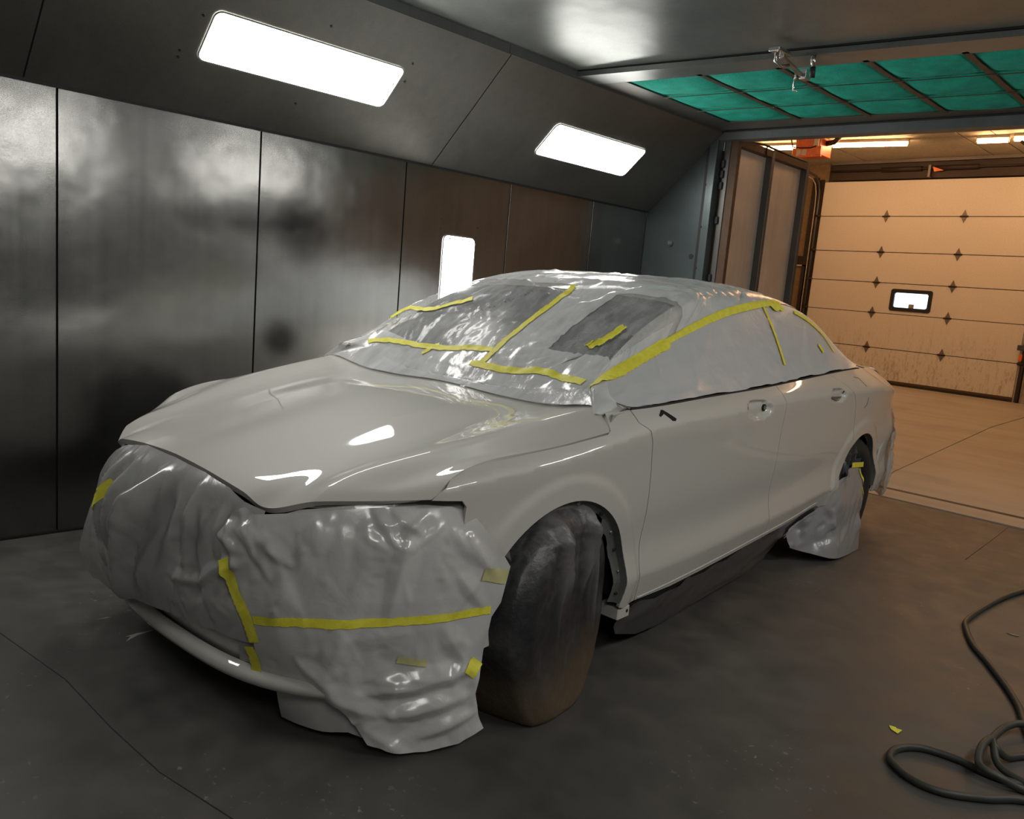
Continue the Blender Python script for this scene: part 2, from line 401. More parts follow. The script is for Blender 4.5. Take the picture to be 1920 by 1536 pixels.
HOOD = Guides([
    [(0, -.915, .785), (0, -.82, .808), (0, -.66, .842), (0, -.45, .888), (0, -.20, .933), (0, .05, .961), (0, .33, .980)],
    [(.205, -.915, .777), (.208, -.82, .797), (.225, -.66, .827), (.272, -.45, .874), (.306, -.20, .921), (.313, .05, .951), (.29, .33, .968)],
    [(.40, -.905, .753), (.405, -.81, .780), (.42, -.65, .813), (.45, -.44, .860), (.48, -.19, .905), (.50, .05, .942), (.50, .34, .970)],
    [(.495, -.880, .722), (.505, -.795, .763), (.52, -.645, .811), (.55, -.44, .860), (.58, -.19, .908), (.61, .05, .948), (.63, .345, .982)],
    [(.605, -.803, .756), (.60, -.745, .788), (.605, -.63, .825), (.665, -.43, .874), (.72, -.19, .925), (.756, .03, .964), (.788, .34, 1.009)],
    [(.72, -.683, .768), (.716, -.648, .790), (.728, -.57, .816), (.772, -.40, .866), (.805, -.18, .911), (.825, .02, .938), (.838, .27, .972)],
    [_cut(-.565, .782), _cut(-.545, .803), _cut(-.49, .838), _cut(-.36, .874), _cut(-.17, .891), _cut(0, .905), _cut(.205, .928)],
], {1: .55, 4: .35})
GH = Guides([
    [(0, .30, .985), (0, .53, 1.195), (0, .90, 1.405), (0, 1.35, 1.470), (0, 1.80, 1.482), (0, 2.25, 1.450), (0, 2.70, 1.335), (0, 3.10, 1.175), (0, 3.35, 1.095)],
    [(.35, .325, .99), (.35, .55, 1.19), (.35, .93, 1.398), (.34, 1.36, 1.462), (.34, 1.80, 1.474), (.34, 2.25, 1.442), (.35, 2.70, 1.328), (.36, 3.10, 1.17), (.37, 3.35, 1.09)],
    [(.665, .36, 1.045), (.645, .66, 1.235), (.628, .995, 1.372), (.575, 1.38, 1.435), (.55, 1.80, 1.450), (.545, 2.22, 1.425), (.565, 2.65, 1.315), (.60, 3.05, 1.155), (.62, 3.30, 1.085)],
    [(.76, .28, 1.050), (.728, .55, 1.140), (.70, .86, 1.238), (.68, 1.28, 1.350), (.665, 1.72, 1.412), (.66, 2.10, 1.410), (.68, 2.50, 1.315), (.71, 2.95, 1.125), (.72, 3.25, 1.07)],
    [(.852, .36, .988), (.865, .55, .998), (.866, .90, 1.013), (.866, 1.33, 1.028), (.862, 1.76, 1.050), (.852, 2.15, 1.070), (.838, 2.55, 1.086), (.805, 2.95, 1.085), (.775, 3.25, 1.075)],
], {2: .3, 3: .7})
_pl = np.array([(0, -.97), (.22, -.958), (.43, -.915), (.58, -.835), (.70, -.715), (.79, -.585), (.855, -.44), (.90, -.30), (.93, -.16), (.945, 0)])
_ps = np.concatenate([[0], np.cumsum(np.hypot(*np.diff(_pl, axis=0).T))])
_plA = nspline(_ps, _pl[:, 0]); _plB = nspline(_ps, _pl[:, 1])
_in0 = nspline([0, .3, .46, .7, .9, 1.1, 1.3, 1.5], [.20, .18, .15, .06, -.02, -.05, -.05, -.05])   # how far the hem hangs inside the bumper line at the floor
def bumper(u, z):
    """u: metres along the bumper from the centre line (+ = car's left), z height"""
    u = np.atleast_1d(np.asarray(u, float)); z = np.atleast_1d(np.asarray(z, float))
    sg = np.where(u < 0, -1.0, 1.0); s = np.abs(u)
    a = _plA(s); b = _plB(s); e = 1e-3
    ta = (_plA(s+e)-_plA(s-e)); tb = (_plB(s+e)-_plB(s-e)); L = np.hypot(ta, tb); na, nb = tb/L, -ta/L     # outward normal
    d = .012-.9*np.clip(z-.62, 0, 1)**1.6-6.0*np.clip(z-.72, 0, 1)**2*smst((.62-s)/.2)
    lo = np.clip((.42-z)/.42, 0, 1.2)
    d = d-_in0(np.clip(s, 0, 1.5))*lo**1.5
    return np.stack([sg*(a+na*d), b+nb*d, z], -1)
def paper_right(u, z):
    """loose sheet over the grille: hangs off the hood edge and billows away from the bumper towards the car's right"""
    P = bumper(u, z); u = np.atleast_1d(np.asarray(u, float)); z = np.atleast_1d(np.asarray(z, float))
    k = smst((.35-u)/.75)*np.clip((.76-z)/.42, 0, 1.1)**.8
    P[:, 0] -= .21*k*smst((-.10-u)/.45)+.0*k; P[:, 1] -= .045*k+.02*k*smst((-.2-u)/.4)
    return P
# ================================================================ dimensions of the place (metres; camera stands over the origin)
W = 4.26; H1 = 2.1265; SX = -3.591; SZ = 2.727; CZ = 2.775; YE = 5.805; D = 17.847; YB = -3.2; RX = 1.0
REFLECTION_AND_STAIN += [(2.26, 1.66, .52, .15, .2, .75), (2.50, 1.60, .20, .26, .2, .55), (2.40, .98, .14, .14, .1, .8), (1.85, 1.60, .22, .12, .1, .4)]
m_wall = steel('galvanised wall steel', (.25, .25, .243), (.18, .27), .94, overlay=wall_reflection_and_stain)
m_slope = steel('dull slope steel', (.17, .165, .148), (.34, .50), .7)
m_ceil = steel('grey ceiling steel', (.29, .31, .295), (.28, .42), .65)
m_frame = steel('painted frame steel', (.16, .175, .18), (.35, .5), .5)
m_dark = simple('dark gap', (.012, .012, .012), .8)
m_end = steel('blue grey end wall', (.115, .14, .145), (.28, .42), .55)
m_leaf = steel('booth door sheet', (.78, .70, .62), (.28, .4), .35)
m_rust = simple('rusty brown steel', (.10, .055, .03), .6, .3)
m_post = steel('scratched post', (.13, .125, .12), (.35, .55), .6)
m_black = simple('black rubber', (.015, .015, .016), .55)
m_chrome = simple('bright hardware', (.6, .6, .58), .25, 1.0)
m_lens = emit('lit lamp lens', BOOTH_LIGHT, LAMP)
m_lframe = simple('lamp frame', (.25, .26, .24), .4, .6)
m_tubecap = simple('lamp tube cap', (.45, .47, .42), .5)
def floor_mat():
    m, nt, b = mat_new('worn dark concrete'); v = coords(nt)
    big = noise_tex(nt, .9, 6, .62, v); mid = noise_tex(nt, 6, 5, .6, v)
    c = ramp(nt, math_n(nt, 'ADD', math_n(nt, 'MULTIPLY', big, .6), math_n(nt, 'MULTIPLY', mid, .4)), [(.32, (.040, .042, .040)), (.5, (.078, .075, .069)), (.68, (.125, .115, .102))])
    sp = ramp(nt, noise_tex(nt, 42, 2, .5, v), [(.655, (0,)*3), (.70, (1,)*3)]); reg = ramp(nt, noise_tex(nt, 1.6, 3, .5, v), [(.54, (0,)*3), (.68, (1,)*3)])
    c = mix_rgb(nt, math_n(nt, 'MULTIPLY', math_n(nt, 'MULTIPLY', sp, reg), .65), c, (.30, .29, .26))
    sc = ramp(nt, noise_tex(nt, 1, 3, .6, coords(nt, (26, 3, 1), rot=(0, 0, .5))), [(.68, (0,)*3), (.74, (1,)*3)])
    c = mix_rgb(nt, math_n(nt, 'MULTIPLY', math_n(nt, 'MULTIPLY', sc, reg), .35), c, (.2, .2, .19))
    nt.links.new(c, b.inputs['Base Color'])
    nt.links.new(ramp(nt, mid, [(.3, (.42,)*3), (.7, (.66,)*3)]), b.inputs['Roughness']); bump(nt, b, mid, .12, .01); return m
def garage_floor_mat():
    m, nt, b = mat_new('garage concrete'); v = coords(nt)
    big = noise_tex(nt, .7, 6, .62, v); st = noise_tex(nt, 1, 4, .6, coords(nt, (.6, 3.2, 1)))
    c = ramp(nt, math_n(nt, 'ADD', math_n(nt, 'MULTIPLY', big, .6), math_n(nt, 'MULTIPLY', st, .4)), [(.3, (.30, .27, .23)), (.5, (.42, .385, .335)), (.7, (.50, .46, .40))])
    nt.links.new(c, b.inputs['Base Color']); b.inputs['Roughness'].default_value = .55; bump(nt, b, st, .1, .01); return m
m_floor = floor_mat(); m_gfloor = garage_floor_mat()
m_gtan = simple('painted garage board', (.55, .50, .42), .6)
m_gceil = simple('garage ceiling board', (.50, .46, .36), .7)
m_gdark = simple('dark stained timber', (.022, .013, .010), .6)
m_gbrown = simple('brown garage board', (.20, .135, .07), .6)
def door_mat():
    m, nt, b = mat_new('white door skin with grime'); v = coords(nt)
    n = noise_tex(nt, 40, 4, .6, v); c = ramp(nt, n, [(.3, (.66, .63, .575)), (.7, (.75, .72, .665))])
    s = N(nt, 'ShaderNodeSeparateXYZ'); t = N(nt, 'ShaderNodeTexCoord'); nt.links.new(t.outputs['Object'], s.inputs[0])
    h = N(nt, 'ShaderNodeMapRange'); nt.links.new(s.outputs[2], h.inputs[0]); h.inputs[1].default_value = 1.5; h.inputs[2].default_value = 0; h.inputs[3].default_value = 0; h.inputs[4].default_value = 1
    dr = noise_tex(nt, 1, 5, .75, coords(nt, (9, 9, 1.6))); dr2 = noise_tex(nt, 26, 4, .8, coords(nt, (1, 1, .4)))
    g = ramp(nt, math_n(nt, 'ADD', math_n(nt, 'MULTIPLY', dr, .5), math_n(nt, 'MULTIPLY', dr2, .5)), [(.50, (0,)*3), (.62, (1,)*3)])
    c = mix_rgb(nt, math_n(nt, 'MULTIPLY', math_n(nt, 'MULTIPLY', g, h.outputs[0]), .8), c, (.19, .15, .08))
    sp = ramp(nt, noise_tex(nt, 9, 3, .7, v), [(.70, (0,)*3), (.75, (1,)*3)]); c = mix_rgb(nt, math_n(nt, 'MULTIPLY', sp, .25), c, (.35, .27, .2))
    nt.links.new(c, b.inputs['Base Color']); b.inputs['Roughness'].default_value = .5; return m
m_door = door_mat()

# ================================================================ booth shell
def struct(o): o['kind'] = 'structure'; return o
fl = struct(box('floor', (-W-.1, RX+.1), (YB, 6.56), (-.12, 0), m_floor)); tag(fl, 'dark grey worn concrete floor of the paint booth')
for i, pts in enumerate([[(-3.20, .724), (-2.72, .80), (-2.35, .815), (-2.05, .84), (-1.4, .98)], [(-1.295, 5.344), (-1.33, 6.1), (-1.354, 6.54)]]):
    tube('floor_crack', [(x, y, -.0006) for x, y in pts], .0022, m_dark, fl, 6)
wl = struct(box('wall_left', (-W-.12, -W-.012), (YB, YE), (0, H1), m_dark)); tag(wl, 'left booth wall of tall galvanised steel sheets')
ys = [YB, -1.2, 0.1, 1.214, 2.2245, 3.22, 4.152, 5.08, YE]
for i in range(len(ys)-1):
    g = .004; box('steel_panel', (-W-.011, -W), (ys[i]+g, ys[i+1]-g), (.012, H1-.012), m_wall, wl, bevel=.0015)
box('bottom_rail', (-W-.012, -W+.006), (YB, YE), (0, .012), m_dark, wl)
def slope_struct(name, x_low, x_high, seams, right=False):
    n = Vector((SZ-H1, 0, -(x_high-x_low))).normalized() if not right else Vector((-(SZ-H1), 0, (x_high-x_low))).normalized()
    if n.z > 0: n = -n
    s = struct(prism(name, [(x_low, YB, H1), (x_high, YB, SZ), (x_high-n.x*.1, YB, SZ-n.z*.1), (x_low-n.x*.1, YB, H1-n.z*.1)], (0, YE-YB, 0), m_dark))
    for i in range(len(seams)-1):
        y0, y1 = seams[i]+.0035, seams[i+1]-.0035; e = .006
        d = Vector((x_high-x_low, 0, SZ-H1)).normalized()*e
        a = Vector((x_low, y0, H1))+d+n*.001; b = Vector((x_high, y0, SZ))+n*.001
        prism('steel_panel', [a, b, b+n*.004, a+n*.004], (0, y1-y0, 0), m_slope, s)
    return s
sl = slope_struct('ceiling_slope', -W, SX, [YB, -1.24, 1.075, 3.415, YE]); tag(sl, 'sloping steel upper wall along the left, holding the lamps')
sr = slope_struct('ceiling_slope', RX, RX-.669, [YB, -1.24, 1.075, 3.415, YE], True); tag(sr, 'sloping steel upper wall along the right side of the booth')
wr = struct(box('wall_right', (RX+.012, RX+.12), (YB, YE), (0, H1), m_dark)); tag(wr, 'right booth wall of galvanised steel sheets')
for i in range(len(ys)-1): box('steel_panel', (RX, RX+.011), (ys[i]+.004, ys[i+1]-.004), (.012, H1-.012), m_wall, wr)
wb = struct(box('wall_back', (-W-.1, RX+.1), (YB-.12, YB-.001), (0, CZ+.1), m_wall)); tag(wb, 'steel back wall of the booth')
RXH = RX-.669
ce = struct(box('ceiling', (SX-.1, RXH+.1), (YB, YE), (CZ+.004, CZ+.1), m_dark)); tag(ce, 'flat grey steel ceiling of the booth')
def cp(name, pts, mat, par, h=.004, z=CZ): return prism(name, [(x, y, z) for x, y in pts], (0, 0, h), mat, par)
SHEAR = .165
def sy(x, y): return y+SHEAR*(x+3.586)*.9
for y0, y1 in ((YB, -.9), (-.9, 1.05), (1.05, 2.997), (2.997, 4.0)):
    k0 = 1 if y0 > 2 else 0; k1 = 1 if y1 > 2 else 0
    cp('steel_panel', [(SX, y0), (RXH, y0+.15*(RXH-SX)*k0), (RXH, y1+.15*(RXH-SX)*k1), (SX, y1)][:], m_ceil, ce) if y0 == YB or True else None
t1 = struct(box('trim_1', (SX-.012, SX), (YB, 3.40), (SZ-.004, CZ), m_frame)); tag(t1, 'dark steel angle strip between slope and ceiling')
box('strip', (SX-.012, SX), (3.404, YE), (SZ-.004, CZ), m_frame, t1)
t1b = struct(box('trim_2', (RXH, RXH+.012), (YB, YE), (SZ-.004, CZ), m_frame)); tag(t1b, 'steel angle strip on the right between slope and ceiling')

t6 = struct(box('trim_6', (-W-.004, -W+.007), (YB, YE), (H1-.013, H1+.004), m_black)); tag(t6, 'black sealing strip between left wall and slope')
# ---------------------------------------------------------------- ceiling filter bank
m_gfil, nt, b = mat_new('green filter fleece'); v = coords(nt)
n1 = noise_tex(nt, 9, 5, .6, v); n2 = noise_tex(nt, 90, 3, .6, v)
nt.links.new(ramp(nt, math_n(nt, 'ADD', math_n(nt, 'MULTIPLY', n1, .7), math_n(nt, 'MULTIPLY', n2, .3)), [(.3, (.004, .26, .19)), (.55, (.006, .42, .31)), (.75, (.02, .56, .42))]), b.inputs['Base Color'])
b.inputs['Roughness'].default_value = .9; bump(nt, b, n2, .5, .01)
m_rib = simple('brown filter rib', (.12, .085, .065), .5, .4)
fb = bpy.data.objects.new('ceiling_filter_bank', None); link(fb); fb.location = (-1.6, 5.0, 2.737)
tag(fb, 'green fleece filter bank in ribbed frame set in the ceiling', 'air filter')
FZ = 2.737
def F(x, y, z=FZ): return (x+1.6, y-5.0, z-2.737)
FX = [-3.40, -2.885, -2.415, -1.955, -1.49, -1.02, -.55, -.08, .32]
def fy(x, k): return 4.245+.16*(x+3.35)+k*(1.29-.012*(x+3.35))       # near and far edges run slightly askew
for i in range(len(FX)-1):
    for r in range(3):
        k0, k1 = r/3+.004, (r+1)/3-.004; xa, xb = FX[i]+.012, FX[i+1]-.012; nn = 14; V = []; Fc = []
        for p in range(nn+1):
            for q in range(nn+1):
                sx_, sq = p/nn, q/nn; x = xa+(xb-xa)*sx_; y = fy(x, k0+(k1-k0)*sq)
                bul = (1-(2*sx_-1)**4)*(1-(2*sq-1)**4)
                z = FZ+.012-.026*bul-.010*bul*mnoise.noise(Vector((x*5, y*9, i*3.1)))-.006*max(0, 1-abs((sq-.5-.12*mnoise.noise(Vector((x*6, i, r))))*9))*bul
                V.append(F(x, y, z))
        for p in range(nn):
            for q in range(nn): Fc.append((p*(nn+1)+q, p*(nn+1)+q+1, (p+1)*(nn+1)+q+1, (p+1)*(nn+1)+q))
        mesh_obj('filter_pad', V, Fc, m_gfil, fb, smooth=True)
for x in FX[1:-1]: prism('rib', [F(x-.016, fy(x, -.02)), F(x+.016, fy(x, -.02)), F(x+.016, fy(x, 1.02)), F(x-.016, fy(x, 1.02))], (0, 0, .018), m_rib, fb)
for k in (1/3, 2/3): tube('wire', [F(x, fy(x, k)+.004*math.sin(x*9), FZ-.004) for x in np.linspace(FX[0], FX[-1], 40)], .0028, m_rib, fb, 6)
fr_x = [SX, RXH]
prism('front_plank', [F(fr_x[0], fy(fr_x[0], 0)-.205), F(fr_x[1], fy(fr_x[1], 0)-.205), F(fr_x[1], fy(fr_x[1], 0)+.005), F(fr_x[0], fy(fr_x[0], 0)+.005)], (0, 0, .03), m_ceil, fb)
prism('rear_plank', [F(fr_x[0], fy(fr_x[0], 1)-.012, FZ+.001), F(fr_x[1], fy(fr_x[1], 1)-.012, FZ+.001), F(fr_x[1], YE+.8, FZ+.001), F(fr_x[0], YE+.02, FZ+.001)], (0, 0, .03), m_slope, fb)
prism('side_plank', [F(SX, fy(SX, 0)), F(FX[0]+.012, fy(FX[0], 0)), F(FX[0]+.012, fy(FX[0], 1)), F(SX, fy(SX, 1))], (0, 0, .03), m_slope, fb)
prism('backing_sheet', [F(SX, 4.0, FZ+.034), F(RXH, 4.6, FZ+.034), F(RXH, 6.7, FZ+.034), F(SX, 5.9, FZ+.034)], (0, 0, .03), m_dark, fb)
# header over the opening
hd = struct(prism('trim_3', [(-3.66, YE-.03, 2.672), (RX, YE+.30, 2.655), (RX, YE+.30, 2.735), (-3.66, YE-.03, 2.735)], (-.01, .12, 0), m_frame)); tag(hd, 'blue grey steel header beam over the booth opening')
prism('lip', [(-3.66, YE-.034, 2.735), (RX, YE+.296, 2.735), (RX, YE+.296, 2.728), (-3.66, YE-.034, 2.728)], (0, -.012, 0), m_black, hd)

# ---------------------------------------------------------------- latch hanging from the ceiling
lt = bpy.data.objects.new('door_latch', None); link(lt); lt.location = (-2.2, 4.2, 2.735); tag(lt, 'bright metal swing latch under the ceiling in front of the green filters', 'latch')
box('plate', (-.075, -.015), (-.20, -.06), (-.022, 0), m_chrome, lt, .004)
prism('arm', [(-.055, -.12, -.02), (-.03, -.12, -.02), (-.035, .16, -.06), (-.06, .16, -.06)], (0, 0, -.018), m_chrome, lt, .003)
tube('hook', [(-.05, -.16, -.02), (-.058, -.15, -.055), (-.05, -.10, -.075), (-.03, -.05, -.06)], .009, m_chrome, lt, 8)
box('pivot', (-.06, -.02), (.13, .19), (-.085, -.03), m_chrome, lt, .004)
tube('pull_rod', [(-.10, .17, -.03), (-.12, .2, -.08), (-.13, .22, -.115), (-.11, .23, -.125)], .006, m_chrome, lt, 8)
cyl('sleeve', (.06, .03, 0), (.055, .05, -.055), .014, m_chrome, lt); cyl('plunger', (.055, .05, -.055), (.05, .065, -.105), .015, m_black, lt)

# ---------------------------------------------------------------- lamps
def lamp(name, loc, rot, w, h, label, group, caps=True):
    """lens lies in local xy, facing +z"""
    t = bpy.data.objects.new(name, None); link(t); t.matrix_world = Matrix.Translation(loc) @ rot.to_4x4(); tag(t, label, 'lamp', group)
    r = .035; o = rrect(w, h, r, 6); o2 = rrect(w+.012, h+.012, r+.006, 6); n = len(o)
    V = [(x, y, .004) for x, y in o]+[(x, y, -.0015) for x, y in o]; Fc = [tuple(range(n))]+[(i, i+n, (i+1) % n+n, (i+1) % n) for i in range(n)]
    mesh_obj('lens', V, Fc, m_lens, t)
    V = [(x, y, .0045) for x, y in o]+[(x, y, .0055) for x, y in o2]+[(x, y, -.001) for x, y in o2]
    Fc = [(i, i+n, (i+1) % n+n, (i+1) % n)[::-1] for i in range(n)]+[(i+n, i+2*n, (i+1) % n+2*n, (i+1) % n+n)[::-1] for i in range(n)]
    mesh_obj('gasket', V, Fc, m_lframe, t)
    if caps:
        for k in range(4):
            y = (k-1.5)*h*.21; box('tube_cap', (w/2-.022, w/2-.014), (y-.009, y+.009), (.003, .0055), m_tubecap, t, .001)
    return t
def rot_from(x, y): x = Vector(x).normalized(); y = Vector(y).normalized(); z = x.cross(y); m = Matrix.Identity(3); \
    [m.__setitem__(i, (x[i], y[i], z[i])) for i in range(3)]; return m
sd = Vector((SX+W, 0, SZ-H1)).normalized()
sn = Vector((sd.z, 0, -sd.x))                        # down into the room
RL = rot_from((0, 1, 0), sd)
if (RL @ Vector((0, 0, 1))).dot(sn) < 0: RL = rot_from((0, 1, 0), -sd)
RRt = rot_from((0, -1, 0), (sd.x, 0, -sd.z))
if (RRt @ Vector((0, 0, 1))).z > 0: RRt = rot_from((0, -1, 0), (-sd.x, 0, sd.z))
def slope_pt(y, z, right=False):
    k = (z-H1)/(SZ-H1); x = -W+k*(SX+W)
    return Vector((x, y, z))+sn*.008 if not right else Vector((RX+(-x-W)*1.0, y, z))+Vector((-sn.x, 0, sn.z))*.008
LW = 'long fluorescent lamp in the sloping wall, '
lamp('booth_lamp', slope_pt(2.285, 2.44), RL, 1.075, .272, LW+'above the car bonnet', 'booth lamps')
lamp('booth_lamp', slope_pt(4.636, 2.41), RL, 1.005, .272, LW+'nearest the booth opening', 'booth lamps')
lamp('booth_lamp', slope_pt(-.1, 2.44), RL, 1.075, .272, LW+'out of view, before the car nose', 'booth lamps')
for y, s in ((2.285, 'right of the car bonnet'), (4.636, 'right of the car boot'), (-.1, 'on the right, before the car nose')): lamp('booth_lamp', slope_pt(y, 2.44, True), RRt, 1.075, .272, LW+s, 'booth lamps')
RWL = rot_from((0, 1, 0), (0, 0, 1)); RWR = rot_from((0, -1, 0), (0, 0, 1))
lamp('wall_lamp', Vector((-W+.004, 3.70, 1.16)), rot_from((0, 0, 1), (0, -1, 0)), 1.07, .278, 'upright fluorescent wall lamp glowing behind the wrapped car roof', 'upright wall lamps')
for p in ((3.533, 1.80), (3.535, 1.735), (3.545, 1.700), (3.69, 1.715), (3.85, 1.705), (3.862, 1.66), (3.865, 1.775), (3.86, 1.35), (3.86, 1.52)):
    cyl('screw', (-W-.001, p[0], p[1]), (-W+.003, p[0], p[1]), .005, m_black, wl, 8)
for p in ((1.66, 2.36), (1.665, 2.335), (1.70, 2.50), (2.85, 2.56), (2.87, 2.48), (2.3, 2.60), (2.33, 2.27)):
    c = slope_pt(*p); cyl('screw', c-sn*.002, c+sn*.001, .006, m_black, sl, 8)

# ---------------------------------------------------------------- end wall beside the opening, post and open door leaf
we = struct(box('wall_end', (-W, -3.70), (YE, YE+.05), (0, 2.73), m_end)); tag(we, 'narrow blue grey end wall left of the booth opening')
box('flange', (-3.715, -3.69), (YE-.03, YE), (0, 2.72), m_black, we, .002); box('post', (-3.69, -3.622), (YE-.035, YE+.05), (0, 2.68), m_end, we, .003)
for z in np.arange(.35, 2.6, .33): cyl('bolt', (-3.688, YE-.036, z), (-3.688, YE-.043, z), .007, m_black, we, 6)
cyl('socket', (-3.769, YE-.002, 1.761), (-3.769, YE+.0, 1.761), .022, m_black, we); cyl('knob', (-3.986, YE-.014, 1.865), (-3.986, YE, 1.865), .028, m_end, we); cyl('knob_cap', (-3.986, YE-.018, 1.865), (-3.986, YE-.012, 1.865), .017, m_chrome, we)
tube('caulk_line', [(-W+.002, YE-.001, H1), (SX-.03, YE-.001, SZ-.03)], .003, m_frame, we, 6)
jb = struct(box('trim_4', (-3.64, -3.57), (YE+.06, YE+.16), (0, 2.72), m_rust)); tag(jb, 'rust brown jamb of the booth opening')
box('hinge_post', (-3.605, -3.555), (YE+.05, YE+.075), (0, 2.70), m_post, jb, .002)
for z in (2.5, 2.42, 2.33, 2.06, 1.6): box('hinge_knuckle', (-3.615, -3.585), (YE+.03, YE+.055), (z-.03, z+.03), m_black, jb, .004)
box('catch', (-3.625, -3.60), (YE+.03, YE+.055), (2.60, 2.68), m_chrome, jb, .003)
dl = bpy.data.objects.new('door_1', None); link(dl); dl.location = (-3.50, YE+.06, 0); struct(dl); tag(dl, 'steel booth door leaf swung open, two tall bare panels')
LWD = 1.25
for nm, y0, y1, mm in (('stile', 0, .045, m_rust), ('stile', .555, .60, m_post), ('stile', LWD-.05, LWD, m_post)): box(nm, (-.06, .012), (y0, y1), (.02, 2.70), mm, dl, .003)
for nm, z0, z1 in (('rail', 2.64, 2.70), ('rail', .02, .09)): box(nm, (-.06, .010), (.045, LWD-.05), (z0, z1), m_rust if z1 > 1 else m_post, dl, .003)
for y0, y1 in ((.045, .555), (.60, LWD-.05)): box('sheet', (-.06, -.048), (y0, y1), (.09, 2.64), m_leaf, dl)
tube('cable', [(-.01, .05, 2.70), (-.01, .16, 2.715), (.0, .22, 2.70), (.0, .4, 2.72), (.0, .8, 2.71), (.0, 1.2, 2.712)], .009, m_black, dl, 6)
tube('cable', [(.012, .44, 2.71), (.016, .44, 2.63)], .007, m_black, dl, 6)

# ================================================================ garage beyond
GX0, GX1 = -10.2, 3.2; GZ = 4.64
gf = struct(box('floor_garage', (GX0, GX1), (6.56, D+.3), (-.12, -.012), m_dark)); tag(gf, 'bare concrete garage floor, tan in the warm light')
xs_ = [GX0, -3.52, -2.45+1.3, GX1]; 
slabs = [[(GX0, 6.98), (-2.46, 7.0), (-2.60, 7.8), (-3.10, 12.89), (GX0, 13.0)], [(-2.45, 7.0), (GX1, 7.2), (GX1, 12.9), (-3.085, 12.89), (-2.59, 7.8)], [(GX0, 13.01), (-3.10, 12.90), (-3.2, 15.35), (-3.5, D+.3), (GX0, D+.3)], [(-3.085, 12.90), (GX1, 12.91), (GX1, D+.3), (-3.48, D+.3), (-3.185, 15.35)]]
for s in slabs: prism('floor_slab', [(x, y, -.012) for x, y in s], (0, 0, .011), m_gfloor, gf)
th = struct(prism('trim_5', [(-W, 6.56, -.01), (RX, 6.66, -.01), (RX, 7.0, -.01), (-W, 6.86, -.01)], (0, 0, .012), m_gfloor)); tag(th, 'worn concrete threshold strip at the booth opening')
prism('floor_channel', [(GX0, 6.86, -.011), (-W, 6.86, -.011), (RX, 7.0, -.011), (GX1, 7.0, -.011), (GX1, 7.2, -.011), (-2.45, 7.0, -.011), (GX0, 6.98, -.011)], (0, 0, .008), m_gdark, gf)
gb = struct(bpy.data.objects.new('wall_garage_back', None)); link(gb); tag(gb, 'garage end wall around the roll-up door')
X0, X1, X2, X3 = -8.348, -6.910, -5.398, -4.0235; DH = 4.252
box('wall_board', (GX0, X0+.06), (D+.031, D+.2), (0, GZ), m_gbrown, gb); box('wall_board', (X3-.06, GX1), (D+.031, D+.2), (0, GZ), m_gtan, gb); box('lintel', (X0+.06, X3-.06), (D+.031, D+.2), (DH-.06, GZ), m_gdark, gb)
box('dark_rail', (GX0, X0-.17), (D, D+.03), (2.42, 2.62), m_gdark, gb); box('corner_post', (-8.62, -8.50), (D-.02, D+.03), (0, 4.35), m_gdark, gb)
for z0, z1, y in ((2.395, 2.425, 0), (0, .03, 0)): box('panel_frame', (-9.3, -8.52), (D-.02, D), (z0, z1), m_gtan, gb)
for x in (-9.3, -8.54): box('panel_frame', (x, x+.025), (D-.02, D), (.03, 2.395), m_gtan, gb)
for nm, x, y in (('wall_garage_left', (GX0-.1, GX0), (YE, D+.2)), ('wall_garage_right', (GX1, GX1+.1), (YE, D+.2))): tag(struct(box(nm, x, y, (0, GZ), m_gtan)), nm.replace('_', ' ')+' of painted board')
wf = struct(box('wall_garage_front', (GX0, -W-.12), (YE-.1, YE+.05), (0, GZ), m_gtan)); tag(wf, 'garage wall beside the booth, seen from inside the garage')
box('wall_board', (RX+.12, GX1), (YE-.1, YE+.05), (0, GZ), m_gtan, wf); box('wall_board', (-W-.12, RX+.12), (YE+.31, YE+.45), (2.80, GZ), m_gtan, wf); box('wall_board', (-W-.12, -3.64), (YE+.052, YE+.12), (0, 2.80), m_gtan, wf)
box('wall_board', (-W-.12, RX+.12), (YE+.06, YE+.45), (2.775, 2.80), m_gtan, wf)
box('wall_board', (RX, RX+.12), (YE, YE+.45), (0, 2.80), m_gtan, wf)
gc = struct(box('ceiling_garage', (GX0, GX1), (YE, D+.2), (GZ+.012, GZ+.1), m_gdark)); tag(gc, 'tan board ceiling of the garage with dark joints')
xs2 = [GX0, -7.45, -5.02, -4.50, -2.6, -.2, GX1]; ys2 = [YE, 8.2, 10.6, 13.0, 15.45, D+.2]
for i in range(len(xs2)-1):
    for j in range(len(ys2)-1): box('ceiling_board', (xs2[i]+.012, xs2[i+1]-.012), (ys2[j]+.01, ys2[j+1]-.01), (GZ, GZ+.012), m_gceil, gc)
# roll-up door
gd = struct(bpy.data.objects.new('door_2', None)); link(gd); gd.location = (0, D, 0); tag(gd, 'large sectional roll-up garage door, six plain sections with a small window')
hz = [h*.0254*1.3952 for h in (0, 21, 42, 60, 78, 99, 120)]
WX0, WX1, WZ0, WZ1 = -6.545, -5.77, 1.585, 1.99
for i in range(6):
    z0, z1 = hz[i]+.007, hz[i+1]-.007
    if not (z0 < WZ0 < z1): box('door_section', (X0, X3), (-.0, .03), (z0+(.06 if i == 0 else 0), z1), m_door, gd, .004)
    else:
        bm = bmesh.new()
        for a in ((X0, WX0, z0, z1), (WX1, X3, z0, z1), (WX0, WX1, z0, WZ0), (WX0, WX1, WZ1, z1)): add_box(bm, a[0], a[1], 0, .03, a[2], a[3])
        bm_obj('door_section', bm, m_door, gd)
    if i: box('section_joint', (X0-.05, X3+.03), (.006, .03), (hz[i]-.008, hz[i]+.008), m_gdark, gd)
